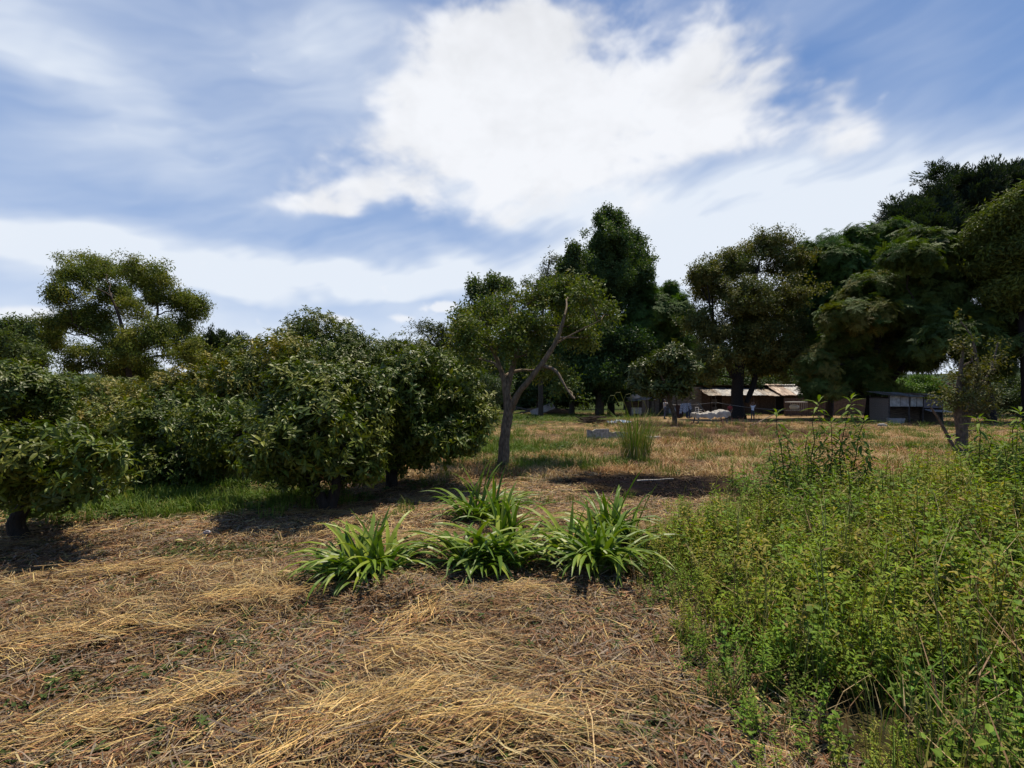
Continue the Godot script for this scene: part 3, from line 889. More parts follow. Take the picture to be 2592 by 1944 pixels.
	# behind the middle
	tree("sweetgum_tree", "tall cone-shaped dark tree, the highest in the middle of the skyline", "tree", Vector3(11.29, 0, -56.00), {kind = "star", tints = [Color(0.042, 0.066, 0.03), Color(0.056, 0.08, 0.036), Color(0.036, 0.058, 0.03)], loose = true, rise = 1.2, density = 3.4, size = 0.95, gap = 0.26, subs = 9, sub = 0.40, flat = 1.1, bark = Color(0.07, 0.06, 0.05),
		blobs = [[-0.82, 21.78, 0.82, 1.14, 1.35, 1.14], [0.84, 21.62, 0.38, 1.15, 1.36, 1.15], [-0.11, 19.50, 1.38, 2.16, 1.75, 2.16], [-1.71, 19.25, 0.48, 1.25, 1.25, 1.25], [2.76, 19.98, -1.91, 1.53, 1.42, 1.53], [0.42, 18.02, -1.80, 2.94, 1.96, 2.94], [3.37, 17.67, -0.50, 1.38, 1.28, 1.38], [-2.70, 17.00, 0.00, 1.48, 1.27, 1.48], [-0.08, 15.00, 0.63, 3.34, 1.77, 3.34], [3.33, 15.29, 1.61, 1.23, 1.23, 1.23], [-3.52, 14.41, 0.89, 1.25, 1.14, 1.25], [-0.28, 13.22, -1.10, 3.76, 1.83, 3.76], [3.32, 13.83, -1.44, 2.16, 1.51, 2.16]], trunks = [[[-0.01, 0.16, 0.00, 0.400], [0.01, 6.12, 0.00, 0.340], [0.05, 15.67, 0.00, 0.200], [-0.03, 22.07, 0.00, 0.060]]]})
	tree("sweetgum_tree", "narrow dark tree leaning on the shoulder of the tall cone-shaped one", "tree", Vector3(6.32, 0, -52.00), {kind = "star", tints = [Color(0.035, 0.052, 0.026), Color(0.045, 0.062, 0.03)], density = 4.0, size = 1.1, gap = 0.15, subs = 8,
		blobs = [[0.37, 17.20, 0.09, 0.68, 0.98, 0.68], [-0.29, 15.69, -0.19, 1.18, 1.08, 1.18], [0.30, 14.20, -0.18, 1.47, 1.28, 1.47], [-0.94, 13.69, -0.13, 1.18, 1.18, 1.18], [0.04, 11.71, -0.11, 2.26, 1.67, 2.26], [0.28, 8.76, -0.17, 2.46, 2.16, 2.46]], trunks = [[[-0.01, 0.16, 0.00, 0.300], [0.01, 6.77, 0.00, 0.220], [0.18, 16.14, 0.00, 0.060]]]})
	tree("poplar_tree", "slender grey tree with upright open branches above the lone tree's crown", "tree", Vector3(2.56, 0, -46.00), {kind = "small", tints = [Color(0.05, 0.06, 0.042), Color(0.06, 0.07, 0.048)], density = 7.0, size = 2.0, gap = 0.25, subs = 7, twigs = true,
		blobs = [[1.18, 14.62, 0.12, 0.60, 0.95, 0.60], [0.50, 14.05, -0.18, 0.52, 0.87, 0.52], [-0.22, 12.65, 0.20, 0.86, 0.86, 0.86], [1.10, 12.91, 0.01, 0.95, 0.95, 0.95], [-1.07, 12.53, -0.24, 0.52, 0.52, 0.52], [0.24, 10.98, -0.17, 1.74, 1.30, 1.74]], trunks = [[[0.13, 0.09, 0.00, 0.250], [0.13, 6.15, 0.00, 0.200], [0.44, 11.38, 0.00, 0.120], [1.02, 14.88, 0.00, 0.040]]]})
	tree("ash_tree", "fresh green pointed tree right of the tall cone-shaped one", "tree", Vector3(17.09, 0, -56.00), {kind = "feather", tints = [Color(0.05, 0.085, 0.026), Color(0.06, 0.10, 0.03), Color(0.045, 0.075, 0.026)], density = 4.6, size = 0.85, gap = 0.08, subs = 9, sub = 0.42, flat = 1.0,
		blobs = [[0.91, 14.20, 0.69, 0.63, 0.73, 0.63], [1.28, 13.57, -1.48, 1.19, 0.97, 1.19], [-1.65, 13.64, -0.50, 1.38, 1.06, 1.38], [-0.92, 12.26, -0.27, 2.33, 1.38, 2.33], [1.20, 11.57, 1.62, 1.43, 1.33, 1.43], [2.75, 10.91, -0.16, 1.06, 1.16, 1.06], [-0.47, 10.24, 0.83, 3.12, 1.77, 3.12], [-2.71, 10.98, -0.57, 1.81, 1.81, 1.81], [-0.53, 7.96, 0.12, 3.47, 2.11, 3.47]], trunks = [[[-0.01, 0.16, 0.00, 0.350], [0.03, 7.18, 0.00, 0.280], [0.59, 13.54, 0.00, 0.080]]]})
	tree("broadleaf_tree", "wide blackish-green tree with low branches beside the shed's left corner", "tree", Vector3(8.90, 0, -50.00), {kind = "star", tints = [Color(0.022, 0.042, 0.022), Color(0.028, 0.05, 0.025), Color(0.035, 0.058, 0.028)], density = 4.0, size = 1.15, gap = 0.0, subs = 9,
		blobs = [[-0.47, 7.62, -1.03, 2.69, 2.11, 2.69], [1.76, 6.13, -0.48, 2.57, 2.09, 2.57], [-2.46, 5.20, -0.97, 2.21, 1.92, 2.21], [-0.32, 3.95, 0.49, 2.61, 1.59, 2.61], [2.47, 3.75, -0.47, 1.90, 1.62, 1.90], [-2.97, 2.80, -0.77, 1.63, 0.96, 1.63], [0.91, 2.32, -1.07, 1.73, 0.67, 1.73]], trunks = [[[-0.01, 0.11, 0.00, 0.450], [0.05, 2.32, 0.00, 0.400], [0.16, 6.57, 0.00, 0.200]]]})
	tree("broadleaf_tree", "dark round tree standing close behind the loquat tree", "tree", Vector3(18.17, 0, -60.50), {kind = "broad", tints = [Color(0.032, 0.058, 0.025), Color(0.04, 0.07, 0.03)], density = 4.0, size = 1.15, gap = 0.0, subs = 9,
		blobs = [[0.17, 9.02, 0.51, 2.83, 2.03, 2.83], [-1.65, 7.74, -1.17, 2.67, 2.32, 2.67], [3.03, 7.75, -1.26, 2.56, 2.09, 2.56], [0.50, 5.68, -0.64, 3.80, 2.07, 3.80], [4.31, 5.44, -1.63, 2.34, 2.11, 2.34]], trunks = [[[-0.01, 0.23, 0.00, 0.400], [0.01, 4.22, 0.00, 0.300], [0.21, 8.79, 0.00, 0.150]]]})
	tree("broadleaf_tree", "dark tree filling the gap behind the lone tree's drooping branch", "tree", Vector3(3.22, 0, -58.00), {kind = "broad", tints = [Color(0.02, 0.034, 0.018), Color(0.026, 0.042, 0.022)], density = 3.6, size = 1.2, gap = 0.0, subs = 8,
		blobs = [[-1.87, 6.98, -1.80, 3.04, 2.82, 3.04], [1.38, 6.85, -0.07, 2.95, 2.73, 2.95], [-2.46, 3.56, -0.12, 2.74, 1.75, 2.74], [1.26, 3.27, 1.31, 2.99, 1.60, 2.99], [4.26, 1.91, -1.32, 2.24, 0.89, 2.24]], trunks = [[[-0.00, 0.12, 0.00, 0.350], [0.00, 3.01, 0.00, 0.300], [0.00, 6.84, 0.00, 0.150]]]})
	# in front of the house
	tree("loquat_tree", "small loquat tree with bent bare trunk in front of the shed", "tree", Vector3(10.25, 0, -31.00), {kind = "avocado", tints = [Color(0.04, 0.058, 0.022), Color(0.055, 0.075, 0.028), Color(0.07, 0.085, 0.04)], density = 9.0, size = 1.9, gap = 0.12, subs = 9, sub = 0.46, twigs = true, bark = Color(0.16, 0.11, 0.07),
		blobs = [[-0.88, 3.48, -0.85, 1.20, 0.90, 1.20], [-0.15, 4.17, 0.04, 1.05, 0.76, 1.05], [-1.85, 2.57, -0.37, 0.83, 0.59, 0.83], [0.30, 3.02, -0.43, 0.95, 0.77, 0.95], [-0.80, 2.28, -0.45, 1.01, 0.53, 1.01], [0.46, 3.70, 0.64, 0.69, 0.63, 0.69], [0.86, 2.13, -0.54, 0.59, 0.36, 0.59], [-2.05, 3.45, -0.16, 0.59, 0.53, 0.59]], trunks = [[[-0.01, -0.00, 0.00, 0.160], [-0.04, 0.67, 0.00, 0.140], [-0.32, 1.46, 0.00, 0.120], [-0.49, 2.27, 0.00, 0.090], [-0.93, 3.30, 0.00, 0.050]], [[-0.32, 1.46, 0.00, 0.100], [0.09, 2.42, 0.00, 0.070], [0.33, 3.44, 0.00, 0.040]]]})
	# the big trees on the right
	tree("oak_tree", "huge brown-green tree whose thick trunk hides part of the shed", "tree", Vector3(19.31, 0, -42.20), {kind = "broad", tints = [Color(0.06, 0.062, 0.026), Color(0.048, 0.056, 0.024), Color(0.08, 0.075, 0.03), Color(0.04, 0.05, 0.022), Color(0.10, 0.085, 0.035)], loose = true, density = 4.4, size = 0.85, gap = 0.22, subs = 10, sub = 0.44, twigs = true, bark = Color(0.05, 0.042, 0.036),
		blobs = [[-3.06, 12.26, -0.77, 0.89, 0.81, 0.89], [-2.53, 12.47, 0.37, 1.10, 0.95, 1.10], [0.20, 13.27, -0.57, 2.09, 1.61, 2.09], [3.29, 14.73, -1.27, 1.88, 1.47, 1.88], [4.77, 13.33, -0.63, 1.53, 1.45, 1.53], [-1.62, 10.88, -1.02, 1.79, 1.47, 1.79], [0.01, 9.59, 2.19, 1.96, 1.51, 1.96], [3.15, 10.01, 1.57, 1.68, 1.61, 1.68], [-3.00, 8.32, 0.27, 1.34, 1.26, 1.34], [1.71, 8.46, -0.69, 2.02, 1.45, 2.02], [-1.52, 6.74, 1.30, 1.70, 1.23, 1.70], [4.80, 8.16, -0.86, 1.70, 1.46, 1.70], [0.99, 5.45, -0.61, 2.02, 1.21, 2.02], [-2.65, 4.64, 2.12, 1.59, 1.06, 1.59], [2.65, 4.16, 0.13, 1.51, 1.03, 1.51], [-3.34, 3.53, 1.27, 1.08, 0.77, 1.08], [2.80, 5.59, 2.06, 1.51, 1.13, 1.51], [1.10, 6.39, 1.70, 1.75, 1.37, 1.75]],
		trunks = [[[-0.10, -0.12, 0.00, 0.750], [-0.01, 1.39, 0.00, 0.500], [0.09, 3.37, 0.00, 0.460], [0.56, 6.56, 0.00, 0.360], [0.98, 9.76, 0.00, 0.220], [2.02, 13.36, 0.00, 0.100]], [[0.17, 2.98, 0.00, 0.340], [-1.05, 5.36, 0.00, 0.240], [-2.02, 8.56, 0.00, 0.150]], [[0.79, 1.39, 0.00, 0.200], [1.44, 2.98, 0.00, 0.240], [1.93, 4.97, 0.00, 0.200], [3.16, 8.16, 0.00, 0.150], [3.99, 11.36, 0.00, 0.080]]]})
	var PIN := [Color(0.045, 0.075, 0.024), Color(0.055, 0.088, 0.026), Color(0.038, 0.062, 0.024)]
	var PIN_GOLD := [Color(0.065, 0.08, 0.024), Color(0.085, 0.085, 0.026), Color(0.05, 0.072, 0.022), Color(0.11, 0.09, 0.028), Color(0.045, 0.07, 0.022)]
	tree("ash_tree", "bright green feathery tree directly right of the huge brown-green one", "tree", Vector3(30.06, 0, -46.00), {kind = "feather", tints = PIN, flat = 1.0, density = 5.2, size = 0.72, gap = 0.12, subs = 9, sub = 0.45, bark = Color(0.06, 0.05, 0.045),
		blobs = [[-2.99, 15.27, 0.90, 1.02, 0.85, 1.02], [-1.12, 15.08, 1.57, 1.42, 1.09, 1.42], [2.05, 16.16, 1.51, 1.59, 1.34, 1.59], [-0.78, 13.42, 2.29, 1.98, 1.40, 1.98], [-1.49, 13.00, 0.17, 1.81, 1.47, 1.81], [3.02, 13.63, 0.59, 2.05, 1.54, 2.05], [6.06, 17.16, -0.55, 1.49, 1.23, 1.49], [-1.49, 11.03, -0.45, 1.92, 1.57, 1.92], [-0.31, 11.12, 1.29, 1.94, 1.52, 1.94], [3.74, 15.42, -1.99, 1.81, 1.36, 1.81], [-2.36, 8.41, 2.47, 1.89, 1.64, 1.89], [-2.54, 13.02, 0.47, 1.72, 1.72, 1.72], [-3.17, 9.03, 1.09, 1.86, 1.86, 1.86], [1.09, 9.13, 0.44, 1.97, 1.72, 1.97], [-2.86, 5.99, 1.90, 2.08, 1.66, 2.08], [7.10, 15.33, -1.64, 1.79, 1.62, 1.79]], trunks = [[[-0.46, -0.04, 0.00, 0.350], [-0.20, 3.55, 0.00, 0.300], [0.30, 8.76, 0.00, 0.200], [1.47, 14.88, 0.00, 0.080]], [[-0.08, 6.15, 0.00, 0.200], [2.28, 10.51, 0.00, 0.140], [3.22, 15.75, 0.00, 0.060]]]})
	tree("ash_tree", "yellowing feathery tree with black trunks in the deepest shade", "tree", Vector3(28.42, 0, -38.50), {kind = "feather", tints = PIN_GOLD, flat = 1.0, density = 5.6, size = 0.7, gap = 0.08, subs = 9, sub = 0.45, bark = Color(0.05, 0.042, 0.036),
		blobs = [[-0.02, 9.65, 0.51, 1.93, 1.29, 1.93], [-3.80, 7.65, 1.89, 1.52, 1.17, 1.52], [2.30, 10.59, -0.46, 1.83, 1.32, 1.83], [-0.90, 7.51, 1.65, 1.94, 1.39, 1.94], [-1.81, 6.13, -0.18, 1.75, 1.24, 1.75], [-4.63, 3.97, 0.65, 1.57, 1.00, 1.57], [-1.19, 4.31, -0.33, 1.61, 1.10, 1.61], [3.35, 6.69, -1.86, 2.05, 1.52, 2.05], [-2.00, 5.49, -1.30, 1.50, 1.12, 1.50], [2.37, 8.24, 0.33, 1.80, 1.44, 1.80], [1.36, 5.49, -1.27, 1.87, 1.27, 1.87], [3.04, 4.69, -0.58, 1.69, 0.96, 1.69], [-1.09, 3.19, 0.53, 1.79, 0.86, 1.79], [-4.56, 2.46, 1.46, 1.40, 0.63, 1.40]], trunks = [[[-0.32, -0.17, 0.00, 0.500], [-0.22, 1.75, 0.00, 0.380], [0.04, 4.66, 0.00, 0.300], [0.82, 8.30, 0.00, 0.150]], [[-0.14, 2.48, 0.00, 0.260], [-1.42, 4.29, 0.00, 0.180], [-2.48, 6.84, 0.00, 0.100]], [[-0.01, 1.75, 0.00, 0.260], [1.65, 3.57, 0.00, 0.200], [3.31, 5.38, 0.00, 0.140]]]})
	tree("ash_tree", "broad grey-green feathery tree arching over the small open shed", "tree", Vector3(31.44, 0, -35.00), {kind = "feather", tints = [Color(0.045, 0.068, 0.028), Color(0.055, 0.078, 0.03), Color(0.065, 0.085, 0.028)], flat = 1.0, density = 5.6, size = 0.7, gap = 0.1, subs = 9, sub = 0.45, bark = Color(0.05, 0.042, 0.036),
		blobs = [[-0.81, 11.27, -0.42, 1.87, 1.20, 1.87], [0.41, 9.39, -0.28, 2.13, 1.40, 2.13], [4.14, 10.38, -1.99, 2.09, 1.46, 2.09], [-0.65, 10.46, -2.04, 1.60, 1.26, 1.60], [-1.49, 7.75, -0.47, 1.80, 1.34, 1.80], [0.22, 6.92, 0.65, 1.81, 1.29, 1.81], [4.51, 7.60, -1.71, 1.94, 1.45, 1.94], [-2.51, 5.46, 2.17, 1.73, 0.93, 1.73], [0.09, 5.04, 1.71, 1.76, 0.88, 1.76], [4.32, 5.71, -0.29, 1.66, 1.20, 1.66], [1.63, 11.80, -0.50, 1.47, 1.00, 1.47], [-4.41, 11.23, 1.56, 1.39, 1.07, 1.39], [-1.32, 13.17, -0.56, 1.34, 0.87, 1.34], [-0.84, 5.17, -1.70, 1.38, 0.83, 1.38], [1.82, 4.00, 0.54, 1.62, 0.71, 1.62]], trunks = [[[2.60, -0.09, 0.00, 0.340], [2.47, 2.05, 0.00, 0.280], [1.70, 5.02, 0.00, 0.220], [0.77, 8.34, 0.00, 0.120]], [[2.27, 3.37, 0.00, 0.200], [-0.28, 5.02, 0.00, 0.150], [-2.22, 7.34, 0.00, 0.080]]]})
	tree("olive_tree", "olive-green tree crown climbing out of the picture's right edge", "tree", Vector3(32.97, 0, -32.00), {kind = "fine", tints = [Color(0.06, 0.072, 0.022), Color(0.075, 0.085, 0.026), Color(0.05, 0.062, 0.02)], density = 5.2, size = 0.9, gap = 0.06, subs = 10, sub = 0.42, bark = Color(0.05, 0.042, 0.036),
		blobs = [[-1.15, 12.71, 0.15, 1.38, 1.20, 1.38], [-0.40, 13.90, 0.62, 1.36, 1.06, 1.36], [-0.61, 10.80, 0.47, 1.78, 1.25, 1.78], [-1.05, 12.18, -1.07, 1.12, 0.93, 1.12], [0.15, 8.60, 0.27, 1.79, 1.31, 1.79], [2.84, 12.33, -1.04, 1.87, 1.87, 1.87], [0.50, 9.79, -0.94, 1.55, 1.24, 1.55], [1.83, 6.56, -0.22, 1.82, 1.52, 1.82]], trunks = [[[0.71, -0.26, 0.00, 0.400], [0.66, 2.00, 0.00, 0.340], [0.43, 5.32, 0.00, 0.260], [0.02, 10.78, 0.00, 0.120]]]})
	tree("cypress_tree", "blackish ragged conifer with pointed boughs high above the right-hand trees", "tree", Vector3(53.20, 0, -58.00), {kind = "conifer", tints = [Color(0.016, 0.026, 0.018), Color(0.02, 0.034, 0.022), Color(0.026, 0.04, 0.024)], density = 2.3, size = 1.3, gap = 0.15, subs = 8, sub = 0.5, flat = 0.7, bark = Color(0.04, 0.035, 0.03),
		blobs = [[-3.94, 27.15, 1.74, 0.53, 0.42, 0.53], [1.61, 28.61, -3.48, 0.75, 0.58, 0.75], [-0.59, 26.23, 0.03, 0.87, 0.66, 0.87], [-0.16, 25.22, 0.61, 1.19, 0.86, 1.19], [-8.09, 23.32, 1.31, 0.75, 0.48, 0.75], [-2.81, 24.74, -3.51, 1.27, 0.81, 1.27], [-3.62, 24.56, 0.06, 1.20, 0.76, 1.20], [-5.35, 22.00, 1.55, 2.13, 1.17, 2.13], [-0.83, 23.30, 0.17, 2.51, 1.53, 2.51], [0.16, 25.86, 2.74, 1.15, 0.62, 1.15], [5.45, 28.07, -0.88, 1.22, 0.61, 1.22], [2.21, 24.86, 0.41, 2.39, 1.41, 2.39], [3.86, 25.52, 1.50, 1.81, 1.06, 1.81], [9.17, 28.23, -2.04, 1.36, 0.68, 1.36], [3.67, 22.49, -2.37, 3.41, 2.05, 3.41], [-6.03, 19.49, 3.52, 3.08, 1.85, 3.08], [6.10, 22.89, -0.24, 2.74, 2.19, 2.74], [-8.91, 21.70, 1.64, 1.17, 0.96, 1.17]], trunks = [[[0.23, 0.12, 0.00, 0.600], [0.40, 9.58, 0.00, 0.450], [0.58, 19.49, 0.00, 0.300], [0.40, 25.02, 0.00, 0.100]], [[0.54, 20.59, 0.00, 0.140], [-0.70, 25.02, 0.00, 0.100], [-2.31, 27.80, 0.00, 0.040]]]})
	tree("broadleaf_tree", "far sunlit green bush seen over the small open shed's roof", "tree", Vector3(51.32, 0, -62.00), {kind = "broad", tints = [Color(0.06, 0.10, 0.03), Color(0.075, 0.12, 0.035)], density = 4.0, size = 1.1, gap = 0.0, subs = 8,
		blobs = [[1.13, 3.61, -0.99, 1.54, 0.95, 1.54], [-0.93, 3.13, -0.64, 1.77, 1.06, 1.77], [1.84, 2.83, 0.58, 1.50, 0.81, 1.50]], trunks = [[[-0.04, 0.20, 0.00, 0.200], [-0.01, 1.95, 0.00, 0.150], [0.01, 3.12, 0.00, 0.100]]]})
	tree("broadleaf_tree", "dark bushy tree at the right edge behind the thicket", "tree", Vector3(45.33, 0, -44.00), {kind = "broad", tints = [Color(0.03, 0.045, 0.028), Color(0.04, 0.055, 0.034)], density = 4.0, size = 1.0, gap = 0.0, subs = 8,
		blobs = [[-0.58, 2.83, 0.58, 1.47, 0.98, 1.47], [-2.52, 1.81, 0.86, 1.46, 1.06, 1.46], [2.51, 1.36, -1.22, 1.70, 1.45, 1.70], [-3.42, 0.99, 0.51, 1.06, 0.74, 1.06]], trunks = [[[-0.04, 0.06, 0.00, 0.200], [-0.02, 0.97, 0.00, 0.160], [0.00, 2.21, 0.00, 0.100]]]})
	tree("broadleaf_tree", "shadowy tree behind the shed between the huge trunk and the black trunks", "tree", Vector3(38.78, 0, -66.00), {kind = "broad", tints = [Color(0.03, 0.045, 0.022), Color(0.036, 0.055, 0.026)], density = 3.2, size = 1.3, gap = 0.0, subs = 9,
		blobs = [[-1.17, 6.41, -1.17, 3.80, 2.28, 3.80], [2.35, 5.71, 0.27, 3.71, 2.48, 3.71], [7.95, 5.16, -1.57, 3.82, 2.55, 3.82], [-4.99, 6.41, -1.12, 3.54, 2.28, 3.54], [-9.41, 5.84, -2.63, 3.23, 2.33, 3.23], [-1.84, 3.19, 4.13, 4.08, 0.93, 4.08], [9.44, 2.93, -2.82, 4.54, 1.43, 4.54], [-9.07, 3.81, 2.16, 3.61, 0.84, 3.61]], trunks = [[[-0.03, 0.19, 0.00, 0.400], [0.00, 2.61, 0.00, 0.350], [0.04, 5.72, 0.00, 0.200]]]})
	# the stump grown over with creeper
	tree("creeper_stump", "short grey trunk with sparse pale-leaved creeper shoots at the dry field's edge", "tree", Vector3(12.23, 0, -13.40), {kind = "small", tints = [Color(0.085, 0.085, 0.035), Color(0.11, 0.10, 0.05), Color(0.07, 0.08, 0.035), Color(0.06, 0.065, 0.03)], density = 17.0, size = 0.95, gap = 0.22, subs = 9, sub = 0.55, twigs = true, bark = Color(0.22, 0.17, 0.13),
		blobs = [[0.16, 2.18, -0.03, 0.43, 0.28, 0.43], [0.20, 2.55, 0.14, 0.27, 0.50, 0.27], [-0.09, 2.99, 0.17, 0.17, 0.30, 0.17], [0.09, 3.58, -0.02, 0.11, 0.23, 0.11], [0.67, 1.68, 0.03, 0.30, 0.28, 0.30], [-0.48, 1.93, 0.12, 0.33, 0.28, 0.33], [1.16, 2.32, -0.20, 0.13, 0.44, 0.13], [1.11, 2.97, -0.08, 0.13, 0.15, 0.13], [0.19, 1.19, 0.39, 0.32, 0.25, 0.32], [-0.07, 1.55, 0.21, 0.37, 0.30, 0.37], [-0.35, 1.43, 0.04, 0.28, 0.33, 0.28], [0.75, 0.64, -0.35, 0.23, 0.18, 0.23]],
		trunks = [[[-0.04, -0.02, 0.00, 0.150], [0.02, 0.54, 0.00, 0.130], [-0.05, 1.17, 0.00, 0.120], [-0.06, 1.74, 0.00, 0.070], [0.08, 2.82, 0.00, 0.025]], [[0.07, 0.80, 0.00, 0.100], [0.31, 1.43, 0.00, 0.080], [0.48, 2.31, 0.00, 0.050], [0.34, 3.20, 0.00, 0.020]], [[-0.09, 0.29, 0.00, 0.050], [-0.58, 0.92, 0.00, 0.035], [-0.83, 1.30, 0.00, 0.020]], [[0.44, 1.80, 0.00, 0.040], [0.83, 2.31, 0.00, 0.025], [1.04, 3.07, 0.00, 0.012]]]})
	# dark trees closing the view behind the yard
	for t in [["dark tree low on the skyline between the airy tree and the lone one", 985.0], ["dark tree far behind the lone tree's fork", 1085.0], ["dark tree far behind the felled trunk", 1200.0], ["dark tree far behind the lean-to", 1350.0]]:
		var px: float = (t[1] - 1106.0) / 1062.0
		var dd := 84.0
		var blobs := []
		for k in 7:
			blobs.append([rr(-5.5, 5.5), rr(1.2, 6.2), rr(-1.5, 1.5), rr(2.2, 3.0), rr(1.6, 2.6), rr(2.0, 2.6)])
		tree("broadleaf_tree", t[0], "tree", Vector3(px * dd, 0, -dd), {kind = "broad", tints = [Color(0.022, 0.036, 0.02), Color(0.028, 0.044, 0.024)], density = 2.6, size = 1.4, gap = 0.0, subs = 6, blobs = blobs, trunks = [[[0, 0, 0, 0.3], [0, 2.0, 0, 0.25], [0, 4.0, 0, 0.15]]]})
# ------------------------------------------------------------------ the shed and its yard
func bx(size: Vector3, col: Color, m: Material) -> ArrayMesh:
	# a box with chamfered long edges
	var s := Shape.new()
	s.box(Vector3.ZERO, size, Basis(), col)
	return s.mesh(m)

func at(x: float, y: float, z: float, turn := Vector3.ZERO) -> Transform3D:
	return Transform3D(Basis.from_euler(turn), Vector3(x, y, z))

func corrugated(w: float, l: float, waves: int, cols: Array, dent := 0.02) -> ArrayMesh:
	var s := Shape.new()
	var nx := waves * 4
	var nz := 8
	var ofs := rr(0, 50)
	for i in nx:
		for j in nz:
			var q := []
			for e in [[0, 0], [0, 1], [1, 1], [1, 0]]:
				var u := float(i + e[0]) / nx
				var v := float(j + e[1]) / nz
				var y := sin(u * waves * TAU) * 0.012 + dent * n_mid.get_noise_2d(u * 4.0 + ofs, v * 3.0)
				q.append(Vector3((u - 0.5) * w, y, (v - 0.5) * l))
			var k := clampf(0.5 + 1.4 * n_mid.get_noise_2d(i * 0.11 + ofs, j * 0.3), 0.0, 1.0)
			s.quad(q[0], q[1], q[2], q[3], cols[0].lerp(cols[1], k))
	return s.mesh(M.roof_metal)

func pole(a: Vector3, b: Vector3, r0: float, r1: float, col: Color, m: Material, sides := 7) -> ArrayMesh:
	var s := Shape.new()
	var pts := []
	var rad := []
	for i in 6:
		var t := i / 5.0
		pts.append(a.lerp(b, t) + (rand_dir() * r0 * 0.4 if i > 0 and i < 5 else Vector3.ZERO))
		rad.append(lerpf(r0, r1, t))
	s.tube(pts, rad, sides, col, true)
	return s.mesh(m)

const WHITE_TIN := [Color(0.56, 0.56, 0.56), Color(0.36, 0.33, 0.30)]
const PALE_TIN := [Color(0.42, 0.38, 0.33), Color(0.27, 0.19, 0.13)]
const RUST_TIN := [Color(0.22, 0.13, 0.085), Color(0.34, 0.24, 0.17)]

